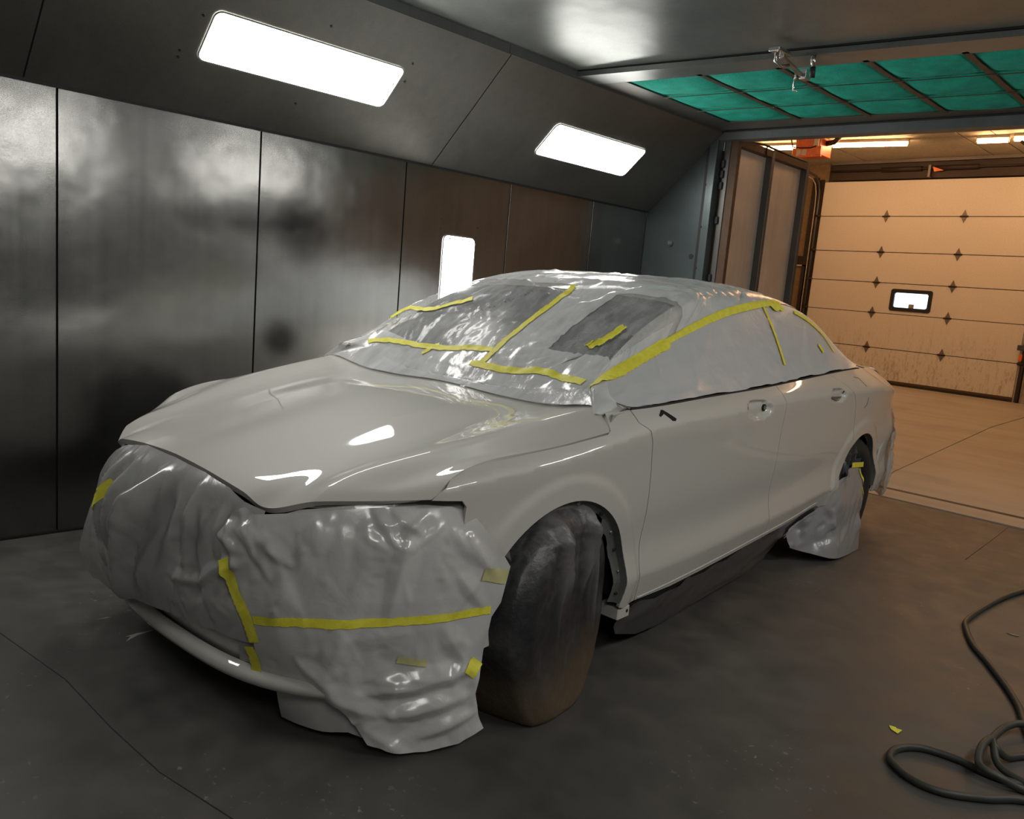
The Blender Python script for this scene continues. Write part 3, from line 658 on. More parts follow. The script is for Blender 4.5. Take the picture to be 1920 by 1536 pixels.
box('bottom_seal', (X0, X3), (-.01, .03), (-.002, .06), m_black, gd, .004); box('grime_rail', (X0, X3), (-.012, .0), (.045, .09), m_rust, gd)
m_hinge = simple('zinc hinge', (.20, .18, .15), .45, .6)
for xx in (X1, X2):
    for i in range(1, 6):
        h = bpy.data.objects.new('hinge', None); link(h, gd); h.location = (xx, -.002, hz[i])
        prism('leaf', [(0, 0, .13), (.045, 0, .03), (.045, 0, -.03), (0, 0, -.13), (-.045, 0, -.03), (-.045, 0, .03)], (0, -.01, 0), m_hinge, h); cyl('knuckle', (-.075, -.014, 0), (.075, -.014, 0), .016, m_gdark, h, 8)
wd = bpy.data.objects.new('window_1', None); link(wd, gd); wd.location = ((WX0+WX1)/2, 0, (WZ0+WZ1)/2); ww, wh = WX1-WX0, WZ1-WZ0
o = rrect(ww+.05, wh+.05, .05); i_ = rrect(ww-.10, wh-.10, .04); n = len(o)
V = [(x, -.018, z) for x, z in o]+[(x, -.018, z) for x, z in i_]+[(x, .03, z) for x, z in o]+[(x, .03, z) for x, z in i_]
mesh_obj('window_frame', V, [f for i in range(n) for f in ((i, (i+1) % n, (i+1) % n+n, i+n), (i, i+2*n, (i+1) % n+2*n, (i+1) % n), (i+n, (i+1) % n+n, (i+1) % n+3*n, i+3*n))], m_black, wd)
m_glass, nt, b = mat_new('daylit frosted pane'); b.inputs['Base Color'].default_value = (.9, .95, 1, 1); b.inputs['Transmission Weight'].default_value = 1; b.inputs['Roughness'].default_value = .25; b.inputs['IOR'].default_value = 1.05
box('pane', (-ww/2+.04, ww/2-.04), (.012, .018), (-wh/2+.04, wh/2-.04), m_glass, wd)
box('sticker', (-.03, .075), (.006, .011), (-wh/2+.05, -wh/2+.13), simple('grey sticker', (.3, .3, .22), .6), wd)
dy = struct(box('ground_outside', (X0-3, X3+3), (D+.3, D+9), (-.3, -.15), simple('outdoor snow and gravel', (.7, .72, .75), .8))); tag(dy, 'bright ground outside the garage door')
# tracks, torsion shaft
for x, s in ((X0-.07, 'left'), (X3+.09, 'right')):
    tr = bpy.data.objects.new('door_track', None); link(tr); tr.location = (x, D-.05, 0); tag(tr, 'steel roller track up the %s edge of the garage door' % s, 'door track')
    k = -1 if s == 'left' else 1
    tube('rail', [(0, 0, 0), (0, 0, 3.7), (0, -.02, 4.0), (0, -.10, 4.2), (0, -.28, 4.33), (0, -.6, 4.36), (0, -2.6, 4.38)], .025, m_post, tr, 8)
    tube('rail_edge', [(k*.06, -.02, 0), (k*.06, -.02, 3.7), (k*.06, -.05, 4.0), (k*.06, -.14, 4.18), (k*.06, -.3, 4.27), (k*.06, -.6, 4.30), (k*.06, -2.6, 4.32)], .012, m_gtan, tr, 8)
    box('wall_angle', (-.05, .05), (.03, .07), (0, 4.3), m_gdark, tr)
    for i in range(1, 6): cyl('roller', (-k*.09, -.01, hz[i]), (k*.03, -.01, hz[i]), .03, m_gdark, tr, 10)
    if s == 'right':
        box('lock_bracket', (-.13, .05), (-.05, -.02), (1.0, 1.10), m_post, tr, .004); box('reflector', (-.08, -.02), (-.055, -.04), (.80, .93), simple('orange reflector', (.9, .18, .02), .4), tr, .004)
ts = bpy.data.objects.new('torsion_shaft', None); link(ts); ts.location = (-6.2, D-.12, 4.45); tag(ts, 'dark torsion shaft with springs above the garage door', 'door spring')
cyl('shaft', (-2.0, 0, 0), (2.1, 0, 0), .022, m_gdark, ts); cyl('spring', (-.9, 0, 0), (-.1, 0, 0), .05, m_gdark, ts); cyl('spring', (.15, 0, 0), (.95, 0, 0), .05, m_gdark, ts)
box('mounting_rail', (-1.98, 2.0), (.04, .12), (-.18, .22), m_gdark, ts); box('front_rail', (-1.98, 2.0), (-.05, -.02), (.13, .19), m_post, ts)
box('bracket', (.04, .09), (-.06, .03), (-.18, .06), m_post, ts, .004); prism('warning_tag', [(.12, -.06, .02), (.34, -.06, -.06), (.16, -.06, -.08)], (0, .004, 0), simple('orange tag', (.8, .2, .04), .5), ts)
# tubes on the ceiling
m_tube = emit('lit garage tube', (1.0, .53, .235), GLAMP)
for i, (x0, x1, y, s) in enumerate(((-8.62, -7.91, 15.42, 'left of the orange heater'), (-7.22, -5.87, 15.60, 'right of the orange heater'), (-4.80, -4.30, 15.87, 'third from the left'), (-4.24, -2.9, 15.95, 'fourth from the left'))):
    f = bpy.data.objects.new('tube_light', None); link(f); f.location = ((x0+x1)/2, y, GZ); f.rotation_euler = (0, 0, .17 if x1-x0 > .6 else .1); tag(f, 'glowing tube light on the tan garage ceiling, '+s, 'lamp', 'garage tube lights')
    l = (x1-x0)/2; box('housing', (-l, l), (-.06, .06), (-.05, 0), m_gceil, f, .004); cyl('tube', (-l+.02, 0, -.085), (l-.02, 0, -.085), .04, m_tube, f, 12)
    for e in (-l+.012, l-.012): box('socket', (e-.012, e+.012), (-.03, .03), (-.12, -.05), m_gtan, f)
for x, y, s in ((-1.5, 12.0, 'right of centre'), (-5.2, 12.0, 'in the middle'), (-8.0, 11.0, 'far left'), (-1.0, 8.5, 'just outside the booth')):
    f = bpy.data.objects.new('tube_light', None); link(f); f.location = (x, y, GZ); tag(f, 'tube light behind the booth header, '+s, 'lamp', 'garage tube lights')
    box('housing', (-.68, .68), (-.06, .06), (-.05, 0), m_gceil, f, .004); cyl('tube', (-.66, 0, -.085), (.66, 0, -.085), .04, m_tube, f, 12)
# unit heater
m_or = simple('orange heater casing', (.72, .17, .05), .45)
uh = bpy.data.objects.new('unit_heater', None); link(uh); uh.scale = (.72, .9, .85); uh.location = (-7.33, 15.05, 4.34); tag(uh, 'orange unit heater hanging from the garage ceiling between two tubes', 'heater')
box('casing', (-.36, .30), (-.3, .25), (-.08, .30), m_or, uh, .01); box('front_panel', (-.40, .38), (-.36, -.30), (-.14, .06), m_or, uh, .006)
for x in (-.28, -.13): box('rating_label', (x, x+.12), (-.366, -.36), (-.10, .02), m_gtan, uh)
box('control_box', (.16, .28), (-.36, -.30), (.08, .26), m_gtan, uh, .005); box('louvre_frame', (.24, .38), (-.38, -.36), (-.10, .08), m_or, uh, .004)
tube('cable', [(-.7, 0, .33), (-.5, -.2, .12), (-.2, -.36, .06), (.1, -.37, .05), (.25, -.37, .08)], .016, m_gdark, uh, 6); tube('gas_pipe', [(.30, 0, .2), (.5, 0, .22), (.62, 0, .33)], .06, m_gdark, uh, 8)
# ================================================================ the car
CAR_O = Vector((-2.56813, 1.96566, 0)); CAR_R = .0578
def paint_mat():
    m, nt, b = mat_new('pearl grey car paint'); v = coords(nt)
    n = noise_tex(nt, 900, 1, .5, v); c = ramp(nt, n, [(.35, (.555, .545, .510)), (.65, (.595, .585, .548))])
    nt.links.new(c, b.inputs['Base Color']); b.inputs['Metallic'].default_value = .06; b.inputs['Roughness'].default_value = .55
    b.inputs['Coat Weight'].default_value = 1.0; b.inputs['Coat Roughness'].default_value = .025; b.inputs['Coat IOR'].default_value = 1.5
    bump(nt, b, noise_tex(nt, 220, 2, .5, v), .008, .002); return m
m_paint = paint_mat()
m_glassd = simple('tinted window glass', (.012, .014, .016), .32, 0, 0, .35)
m_flange = simple('bare primer flange', (.16, .165, .155), .45, .3)
m_tyre = simple('tyre rubber', (.02, .02, .02), .75)
m_alloy = simple('alloy wheel', (.5, .5, .5), .3, .9)
m_under = simple('underbody black', (.006, .006, .006), .9)
car = bpy.data.objects.new('car', None); link(car); car.location = CAR_O; car.rotation_euler = (0, 0, CAR_R)
tag(car, 'pearl grey sedan masked for spraying, standing in the booth', 'car')
hood = grid_patch('hood', HOOD, 0, 6, 140, -6, 6, 320, m_paint, car, rim=.02)
def arch(bc, a0, a1, n=40): return [(bc+ARCH_R*math.cos(math.radians(a0+(a1-a0)*i/n)), ARCH_Z+ARCH_R*math.sin(math.radians(a0+(a1-a0)*i/n))) for i in range(n+1)]
g = .0022
cutl = [(-.565, .780), (-.548, .797), (-.50, .834), (-.43, .858), (-.36, .870), (-.17, .887), (0, .901), (.19, .921), (.213, .932), (.230, .96), (.240, .984)]
seamF = [(.375, .990), (.377, .95), (.405, .934), (.423, .922), (.446, .875), (.468, .771), (.478, .667), (.480, .563), (.474, .459), (.470, .376), (.474, .332), (.483, .245)]
fender = cutl+[(.30, .988)]+[(b-g, z) for b, z in seamF]+[(.40, .238)]+arch(0, -14, 172)+[(-.405, .47), (-.425, .60), (-.452, .70), (-.452, .752), (-.470, .772), (-.52, .776)]
belt = lambda b: float(_z0(b))
doorF = [(b+g, z) for b, z in seamF[::-1]]+[(b, belt(b)) for b in (.45, .7, .9, 1.15, 1.4, 1.598)]+[(1.6005, .943), (1.6005, .6), (1.5995, .37)]+[(b, float(_z6(b))) for b in (1.599, 1.3, 1.0, .75)]
seamR = [(2.303, 1.0755), (2.396, 1.041), (2.48, .999), (2.538, .961), (2.6, .897), (2.632, .802), (2.636, .72), (2.626, .647), (2.559, .544), (2.467, .462), (2.39, .418), (2.32, .395), (2.272, .353)]
doorR = [(1.6045, .37), (1.6045, .6), (1.6045, .943), (1.602, belt(1.6))]+[(b, belt(b)) for b in (1.8, 2.0, 2.2)]+[(b-g, z) for b, z in seamR]+[(b, float(_z6(b))) for b in (2.2, 2.0, 1.8, 1.604)]
quarter = [(b+g, z) for b, z in seamR[::-1]]+[(b, belt(b)-.001) for b in (2.36, 2.5, 2.7, 2.9, 3.1, 3.3, 3.5)]+[(3.60, .86), (3.60, .62), (3.50, .44), (3.36, .34), (3.24, .30)]+arch(WB, -5, 174)+[(2.46, .345), (2.40, .335), (2.33, .335)]
CR = [[(b, float(f_(b))) for b in np.linspace(-.6, 3.6, 300)] for f_ in (_z1, _z5)]
for mir in (False, True):
    if not mir:
        P4 = [panel('fender', side, fender, .017, m_paint, car, lines=CR), panel('front_door', side, doorF, .0145, m_paint, car, lines=CR), panel('rear_door', side, doorR, .0145, m_paint, car, lines=CR), panel('quarter_panel', side, quarter, .02, m_paint, car, lines=CR)]
    else:
        for o_ in P4: mirror_obj(o_)
    s = -1 if mir else 1
    # inner structure behind the shut lines, wheel wells, arch flanges, rockers
    V = []; Fc = []; bs = np.linspace(-.36, 3.45, 80); zs = np.linspace(.30, .96, 24)
    B_, Z_ = np.meshgrid(bs, zs, indexing='ij'); zz = np.minimum(Z_.ravel(), np.where(B_.ravel() < .42, _z1(B_.ravel())-.02, _z0(B_.ravel())-.03)); P = side(B_.ravel(), zz); P[:, 0] = np.minimum(P[:, 0], _a1(P[:, 1]))-.075; P[:, 0] *= s
    ok = np.ones(len(P), bool)
    for bc in (0, WB): ok &= np.hypot(P[:, 1]-bc, P[:, 2]-ARCH_Z) > ARCH_R+.01
    for i in range(79):
        for j in range(23):
            f = (i*24+j, i*24+j+1, (i+1)*24+j+1, (i+1)*24+j)
            if ok[list(f)].all(): Fc.append(f)
    mesh_obj('inner_panel', P, Fc, m_under, car)
    for bc, a0, a1 in ((0, -10, 158), (WB, -4, 188)):
        n = 48; V = []; Fc = []
        for i in range(n+1):
            t = math.radians(a0+(a1-a0)*i/n)
            for a, r in ((.885, ARCH_R+.012), (.35, ARCH_R+.03), (.35, .02)): V.append((s*a, bc+r*math.cos(t), ARCH_Z+r*math.sin(t)))
        for i in range(n):
            for k in range(2): Fc.append((i*3+k, i*3+k+1, i*3+k+4, i*3+k+3))
        mesh_obj('wheel_well', V, Fc, m_under, car, smooth=True)
        # ragged inner lip with clips
        V = []; Fc = []; rr = random.Random(5+int(bc)); lo, hi = (-12, 112) if bc == 0 else (0, 175)
        wid = .03
        for i in range(n+1):
            t = math.radians(lo+(hi-lo)*i/n)
            if i % 4 == 0: wid = rr.uniform(.022, .05)*(1 if bc == 0 else .35)
            b, z = bc+ARCH_R*math.cos(t), ARCH_Z+ARCH_R*math.sin(t); A = float(side([b], [z])[0, 0])
            b2, z2 = bc+(ARCH_R-.006)*math.cos(t), ARCH_Z+(ARCH_R-.006)*math.sin(t); b3, z3 = bc+(ARCH_R-wid)*math.cos(t), ARCH_Z+(ARCH_R-wid)*math.sin(t)
            V += [(s*(A-.002), b, z), (s*(A-.028), b2, z2), (s*(A-.034), b3, z3)]
        for i in range(n):
            for k in range(2): Fc.append((i*3+k, i*3+k+1, i*3+k+4, i*3+k+3))
        fo = mesh_obj('arch_flange', V, Fc, m_flange, car, smooth=False)
        if bc == 0:
            for t in (-6, 8, 22, 36, 55, 80):
                t_ = math.radians(t); r = ARCH_R-.016; c = (bc+r*math.cos(t_), ARCH_Z+r*math.sin(t_)); A = float(side([c[0]], [c[1]])[0, 0])
                cyl('clip', (s*(A-.034), *c), (s*(A-.022), *c), .006, m_black if t % 4 else m_alloy, fo, 8)
    rk = [(s*.885, b, float(_z6(b))-.004) for b in np.linspace(.48, 2.36, 24)]; V = rk+[(s*.86, b, z-.055) for _, b, z in rk]+[(s*.70, b, z-.07) for _, b, z in rk]+[(s*.70, b, z+.1) for _, b, z in rk]; n = len(rk)
    mesh_obj('rocker', V, [(k*n+i, k*n+i+1, (k+1)*n+i+1, (k+1)*n+i) for k in range(3) for i in range(n-1)], m_under, car, smooth=False)
    bk = box('fender_bracket', (s*.80, s*.895) if s > 0 else (s*.895, s*.80), (.385, .465), (.185, .232), m_paint, car, .004); cyl('bolt_hole', (s*.893, .445, .212), (s*.8965, .445, .212), .007, m_black, bk, 10)
    # roof rail, pillars, windows
    grid_patch('pillar_and_rail', GH, 0, 8, 90, 2, 3, 8, m_paint, car, mirror=mir, rim=.015)
    for t0, t1 in ((.9, 3.9), (4.1, 6.2)): grid_patch('side_window', GH, t0, t1, 40, 3.05, 3.97, 10, m_glassd, car, off=-.006, mirror=mir)
    grid_patch('mirror_triangle', GH, 0, .88, 12, 3.0, 4.0, 8, m_paint, car, mirror=mir); grid_patch('centre_pillar', GH, 3.9, 4.1, 5, 3.0, 4.0, 10, m_under, car, mirror=mir); grid_patch('rear_pillar', GH, 6.2, 8, 24, 3.0, 4.0, 10, m_paint, car, mirror=mir)
    U = np.linspace(.50, 2.26, 60); Ps = side(U, _z6(U)+.020); tube('sill_highlight_bead', [(s*(p[0]+.0005), p[1], p[2]) for p in Ps], .0035, m_paint, car, 8)  # thin bead added along the door bottom to draw the crease highlight
    # belt moulding
    U = np.linspace(.38, 2.9, 60); Pb = side(U, _z0(U)-.002); tube('belt_moulding', [(s*(p[0]-.001), p[1], p[2]+.002) for p in Pb], .0045, m_black, car, 6)
for s in (1, -1):
    A_ = [[(.788, .343, 1.010), (.80, .305, .998), (.838, .272, .974), (.872, .236, .955), (.874, .24, .975), (.862, .26, .985)], [(.745, .38, 1.052), (.76, .36, 1.052), (.80, .36, 1.03), (.842, .37, 1.0), (.855, .38, .992), (.856, .40, .990)]]
    mesh_obj('cowl_corner', [(s*p[0], p[1], p[2]) for r in A_ for p in r], [(i, i+1, i+7, i+6) for i in range(5)], m_paint, car, smooth=True)
grid_patch('windscreen', GH, .05, 1.95, 40, -1.93, 1.93, 50, m_glassd, car)
grid_patch('windscreen_frame', GH, 1.95, 2.02, 3, -2, 2, 40, m_black, car); grid_patch('roof', GH, 2.02, 5.1, 60, -2, 2, 50, m_paint, car); grid_patch('rear_window', GH, 5.1, 7.6, 40, -2, 2, 40, m_glassd, car); 
ROOFB = grid_patch('cowl', Guides([[(0, .30, .93), (0, .42, .96)], [(.3, .30, .93), (.3, .45, .96)], [(.66, .36, .95), (.64, .5, .98)], [(.74, .36, .95), (.72, .5, .99)]], {}), 0, 1, 4, -3, 3, 24, m_under, car)
# boot lid and rear
DECK = Guides([[(0, 3.20, 1.12), (0, 3.45, 1.10), (0, 3.75, 1.085), (0, 3.90, 1.07), (0, 3.93, 1.0), (0, 3.94, .75), (0, 3.96, .6)],
               [(.40, 3.20, 1.12), (.40, 3.45, 1.09), (.38, 3.74, 1.08), (.38, 3.88, 1.06), (.38, 3.91, 1.0), (.4, 3.93, .75), (.4, 3.94, .6)],
               [(.70, 3.20, 1.085), (.69, 3.42, 1.075), (.66, 3.62, 1.06), (.64, 3.74, 1.04), (.66, 3.79, .97), (.70, 3.80, .75), (.72, 3.80, .6)],
               [(.775, 3.20, 1.07), (.765, 3.32, 1.065), (.76, 3.42, 1.05), (.77, 3.49, 1.02), (.80, 3.52, .96), (.845, 3.52, .75), (.85, 3.52, .6)]], {})
grid_patch('boot_lid', DECK, 0, 6, 60, -3, 3, 60, m_paint, car)
_rl = np.array([(0, 3.985), (.3, 3.965), (.55, 3.915), (.72, 3.82), (.822, 3.69), (.875, 3.54), (.900, 3.38), (.912, 3.22)]); _rs = np.concatenate([[0], np.cumsum(np.hypot(*np.diff(_rl, axis=0).T))]); _rA = nspline(_rs, _rl[:, 0]); _rB = nspline(_rs, _rl[:, 1])
def rearb(u, z):
    u = np.atleast_1d(np.asarray(u, float)); z = np.atleast_1d(np.asarray(z, float)); s = np.abs(u); a = _rA(s); b = _rB(s)
    k = np.clip((z-.62)/.3, 0, 1)**1.4*.09+np.clip((.35-z)/.3, 0, 1)**1.3*.10
    return np.stack([np.sign(u)*(a-k*.55*np.clip(s/.9, 0, 1)), b-k*np.clip((1.4-s)/.8, 0, 1), z], -1)
panel('rear_bumper', rearb, [(-1.36, .36), (-1.0, .24), (1.0, .24), (1.30, .29), (1.37, .42), (1.34, .56), (1.2, .66), (1.0, .76), (-1.0, .76), (-1.24, .62), (-1.36, .5)], .04, m_paint, car, off=-.014, cen=(0, 2.5, .6))
# front bumper, lip, headlamps behind the masking
m_lamp = simple('headlamp housing', (.35, .345, .32), .3, 0, .6)
panel('front_bumper', bumper, [(-1.20, .30), (-.9, .235), (-.45, .20), (.45, .20), (.9, .235), (1.20, .30), (1.24, .45), (1.165, .69), (1.10, .778), (1.0, .776), (.8, .756), (.60, .728), (.50, .69), (.40, .55), (-.40, .55), (-.50, .69), (-.6, .728), (-.8, .748), (-1.06, .762), (-1.165, .66), (-1.24, .45)], .035, m_paint, car, off=-.012, cen=(0, .6, .4))
panel('grille', bumper, [(-.40, .55), (.40, .55), (.47, .695), (.36, .73), (.2, .748), (0, .752), (-.2, .748), (-.36, .73), (-.47, .695)], .05, m_under, car, off=-.045, cen=(0, .6, .4))
LIP = [(u, .185) for u in np.linspace(-.75, .75, 40)]
P1 = bumper(np.array([l[0] for l in LIP]), np.full(40, .215)); V = []
for k, (dz, dn) in enumerate(((.032, -.02), (.020, .008), (.004, .014), (-.014, .006), (-.026, -.03), (-.03, -.3))):
    for i in range(40):
        p = P1[i]; n_ = np.array([p[0]*.6, p[1]-.2, 0]); n_ /= np.linalg.norm(n_); V.append((p[0]+n_[0]*dn, p[1]+n_[1]*dn-.02, .19+dz))
mesh_obj('bumper_lip', V, [(k*40+i, k*40+i+1, (k+1)*40+i+1, (k+1)*40+i) for k in range(5) for i in range(39)], m_paint, car, smooth=True)
box('underbody', (-.66, .66), (-.58, 3.65), (.17, .30), m_under, car); box('engine_bay', (-.50, .50), (-.72, .2), (.25, .62), m_under, car); box('floor_pan', (-.70, .70), (.42, 2.42), (.30, .95), m_under, car); box('boot_floor', (-.60, .60), (2.42, 3.78), (.28, .95), m_under, car)
# wheels
def wheel(name, a, b, steer, s):
    wv = bpy.data.objects.new(name, None); link(wv, car); wv.location = (a, b, .338); wv.rotation_euler = (0, 0, steer)
    prof = [(.06, .20), (.11, .225), (.118, .27), (.112, .315), (.085, .336), (0, .338), (-.085, .336), (-.112, .315), (-.118, .27), (-.11, .225), (-.06, .20)]; n = 40; V = []; Fc = []
    for i in range(n):
        t = 2*math.pi*i/n
        for x, r in prof: V.append((x, r*math.cos(t), r*math.sin(t)))
    m = len(prof)
    for i in range(n):
        for k in range(m-1): Fc.append((i*m+k, i*m+k+1, ((i+1) % n)*m+k+1, ((i+1) % n)*m+k))
    mesh_obj('tyre', V, Fc, m_tyre, wv, smooth=True); cyl('rim', (-.07, 0, 0), (s*.085, 0, 0), .215, m_alloy, wv, 32)
STEER = .23
wheel('front_wheel', .785, 0, STEER, 1); wheel('front_wheel', -.785, 0, STEER, -1); wheel('rear_wheel', .785, WB, 0, 1); wheel('rear_wheel', -.785, WB, 0, -1)
# handle cups, lock barrel, mirror mount, filler flap
def on_side(b, z, d=0): 
    p = side([b], [z])[0]; return Vector((p[0]+d, p[1], p[2]))
lk = cyl('lock_barrel', on_side(1.405, .950, -.012), on_side(1.405, .950, .008), .016, m_under, car, 18); cyl('lock_face', on_side(1.405, .950, .0065), on_side(1.405, .950, .0095), .010, m_alloy, lk, 14)
cyl('handle_hole', on_side(1.225, .955, -.008), on_side(1.225, .955, .001), .011, m_under, car, 12)
def side_plate(name, poly, d, mat, thick=.004, res=.01): return panel(name, side, poly, res, mat, car, off=d, thick=thick)
side_plate('handle_shadow_plate', [(2.225, .962), (2.385, .957), (2.36, .943), (2.32, .934), (2.28, .934), (2.245, .944)], .010, m_flange)
side_plate('mirror_mount_hole', [(.512, .968), (.545, .985), (.556, .984), (.612, .952), (.600, .945), (.583, .946), (.548, .972), (.518, .963)], .0015, m_under, .002)
def outline(name, pts, r, mat, d=.0005): return tube(name, [on_side(b, z, d) for b, z in pts], r, mat, car, 6)
outline('filler_flap_gap', [(2.66, 1.05), (2.73, 1.043), (2.77, 1.0), (2.80, .93), (2.795, .885), (2.76, .875)], .0014, m_under)
# ================================================================ masking on the car
def on_car(o): o.location = CAR_O; o.rotation_euler = (0, 0, CAR_R); return o
def film_mat(name, a0, a1, col=(.84, .85, .86), rough=.16):
    m, nt, b = mat_new(name); v = coords(nt)
    n = noise_tex(nt, 5, 4, .55, v, .6); n2 = noise_tex(nt, 1, 3, .6, coords(nt, (30, 5, 9), rot=(.3, .2, .6)))
    b.inputs['Base Color'].default_value = (*col, 1); b.inputs['Roughness'].default_value = rough; b.inputs['Specular IOR Level'].default_value = .6
    f = ramp(nt, math_n(nt, 'ADD', math_n(nt, 'MULTIPLY', n, .6), math_n(nt, 'MULTIPLY', n2, .4)), [(.34, (a0,)*3), (.68, (a1,)*3)])
    bump(nt, b, math_n(nt, 'ADD', n2, noise_tex(nt, 24, 3, .6, v, 1.2)), .25, .006)
    tr = N(nt, 'ShaderNodeBsdfTransparent'); mx = N(nt, 'ShaderNodeMixShader'); nt.links.new(f, mx.inputs[0]); nt.links.new(tr.outputs[0], mx.inputs[1]); nt.links.new(b.outputs[0], mx.inputs[2]); nt.links.new(mx.outputs[0], nt.nodes['Material Output'].inputs[0])
    return m
def paper_mat(name, col, rough=.36, bs=.16):
    m, nt, b = mat_new(name); v = coords(nt)
    n = noise_tex(nt, 4, 5, .6, v); c = ramp(nt, n, [(.3, tuple(x*.86 for x in col)), (.7, tuple(min(1, x*1.08) for x in col))]); nt.links.new(c, b.inputs['Base Color'])
    b.inputs['Roughness'].default_value = rough; b.inputs['Specular IOR Level'].default_value = .5
    vo = N(nt, 'ShaderNodeTexVoronoi', feature='DISTANCE_TO_EDGE'); vo.inputs['Scale'].default_value = 7; nt.links.new(coords(nt, (1, 1, .7)), vo.inputs['Vector'])
    b.inputs['Coat Weight'].default_value = .7; b.inputs['Coat Roughness'].default_value = .22
    bump(nt, b, math_n(nt, 'ADD', math_n(nt, 'MULTIPLY', vo.outputs[0], .3), noise_tex(nt, 9, 4, .6, v, 1.0)), bs, .015); return m
m_film = film_mat('clear masking film', .16, .50)
m_film2 = film_mat('doubled masking film', .55, .80)
m_filmside = film_mat('masking film over window paper', .84, .93, (.62, .63, .65), .28)
m_paperG = paper_mat('glossy masking paper', (.40, .40, .395), .20)
m_paper = paper_mat('poly coated masking paper', (.55, .55, .54), .22)
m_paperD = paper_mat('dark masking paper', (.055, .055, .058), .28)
m_paperR = paper_mat('grey masking paper', (.34, .34, .35), .34)
m_tape, nt, b = mat_new('yellow masking tape'); v = coords(nt); nt.links.new(ramp(nt, noise_tex(nt, 30, 4, .6, v), [(.3, (.74, .68, .04)), (.7, (.90, .85, .09))]), b.inputs['Base Color']); b.inputs['Roughness'].default_value = .55; bump(nt, b, noise_tex(nt, 160, 2, .5, v), .3, .002)
m_tapeP = simple('oversprayed tape', (.60, .57, .28), .55)

# ---- film over the cabin
gsc = (.42, .30)
gf1 = Folds(11, 120, (0, 2.1, -2.2, 2.2), 20, 40, (.12, .5), (.012, .035), (.002, .007), gsc)
gf2 = Folds(12, 70, (1.6, 4.5, -2.6, 2.6), 70, 35, (.2, .7), (.015, .05), (.003, .009), gsc)
gf3 = Folds(13, 26, (4, 8, -3, 3), 20, 40, (.2, .6), (.02, .05), (.002, .006), gsc)
STARS = [((.95, 1.70), 26, .42, .013), ((.55, -.3), 16, .30, .006), ((1.1, -1.6), 16, .30, .006), ((.05, 2.1), 14, .25, .006)]
def film_disp(U, V, P):
    d = gf1(U, V)+gf2(U, V)+gf3(U, V)
    wide = np.abs(V) < 3.02
    d = np.where(np.abs(V) > 2.98, d*.0, d)
    for (tc, qc), n, L, amp in STARS:          # folds pulled together at a piece of tape
        x = (U-tc)*gsc[0]; y = (V-qc)*gsc[1]; r = np.hypot(x, y); th = np.arctan2(y, x)
        d += amp*np.abs(np.sin(th*n/2+1.3*np.sin(th*3)))*np.clip((r-.03)/.07, 0, 1)*np.clip(1-r/L, 0, 1)
    top = smst((U-1.2)/1.2)*smst((5.6-U)/1.6)*(np.abs(V) < 2.9)
    puff = .024*top*np.clip(1-(np.abs(V)/2.9)**4, 0, 1)+.03*np.exp(-((U-1.0)/.6)**2-((V+2.2)/.8)**2)
    side_ = np.where(np.abs(V) > 3.0, .004*np.sin(np.pi*np.clip(np.abs(V)-3, 0, 1)), 0)
    return .007+d+puff+side_
# wavy front edge lying on the rear of the hood
qs = np.linspace(-3.7, 3.7, 54); rr = random.Random(4)
front = [(-.90-.10*rr.random(), float(q)) for q in qs]
def GHX(t, q):
    """cabin surface continued forwards: the film runs down on to the hood"""
    t = np.atleast_1d(np.asarray(t, float)); q = np.atleast_1d(np.asarray(q, float)); P = GH(np.maximum(t, 0), q); k = np.clip(-t, 0, 1)
    aq = np.abs(q); qh = np.interp(aq, [0, 1, 2, 2.6, 3, 3.2], [0, 1.5, 3.4, 4.3, 4.7, 4.9]); Hp = HOOD(np.full(len(q), 5.72), qh*np.sign(q)); Hp[:, 2] -= .004
    w3 = np.clip(aq-3.0, 0, 1)[:, None]; Tg = np.stack([.860*np.sign(q), np.full(len(q), .30), np.full(len(q), .990)], -1); Hp = Hp*(1-w3)+Tg*w3
    k = k[:, None]; return P*(1-k)+Hp*k
film_top = front+[(-.4, 3.75), (0, 3.6), (.03, 3.2)]+[(t, 3.0) for t in np.linspace(0.08, 7.3, 50)]+[(7.45, q) for q in np.linspace(3, -3, 30)]+[(t, -3.0) for t in np.linspace(7.3, .08, 50)]+[(.03, -3.2), (0, -3.6), (-.4, -3.75)]
film = on_car(panel('plastic_sheet', GHX, film_top, .014, m_film, None, sc=gsc, disp=film_disp, thick=0)); tag(film, 'wrinkled clear plastic sheet taped over the windscreen and roof of the car', 'plastic sheet')
# doubled layers: roof and the strip between the two dark windscreen views
def d2(U, V, P): return film_disp(U, V, P)+.003
panel('overlap_layer', GHX, [(2.0, -2.95), (2.02, -1.5), (2.0, .42), (1.6, .47), (1.3, .43), (.86, .35), (.33, .27), (.30, .7), (.33, 1.2), (.62, 1.55), (.80, 1.02), (1.35, 1.10), (1.92, 1.16), (1.97, 1.95), (2.1, 2.5), (2.1, 2.95), (5.3, 2.95), (5.3, -2.95)], .02, m_film2, film, sc=gsc, disp=d2, thick=0)
panel('overlap_layer', GHX, [(-.95, -2.9), (-.1, -2.95), (.12, -2.9), (.35, -2.0), (.50, -1.1), (.58, -.4), (.66, .28), (.33, .27), (-.95, .25), (-.95, -1.5)], .02, m_film2, film, sc=gsc, disp=d2, thick=0)
panel('overlap_layer', GHX, [(-.95, .25), (.30, .27), (.33, .7), (.36, 1.2), (.60, 1.6), (.45, 2.2), (.9, 2.4), (1.9, 2.5), (1.9, 2.95), (.3, 2.98), (.02, 3.4), (-.05, 3.6), (-.4, 3.7), (-.93, 3.6), (-.95, 2.9), (-.95, 1.5)], .02, m_film2, film, sc=gsc, disp=d2, thick=0)
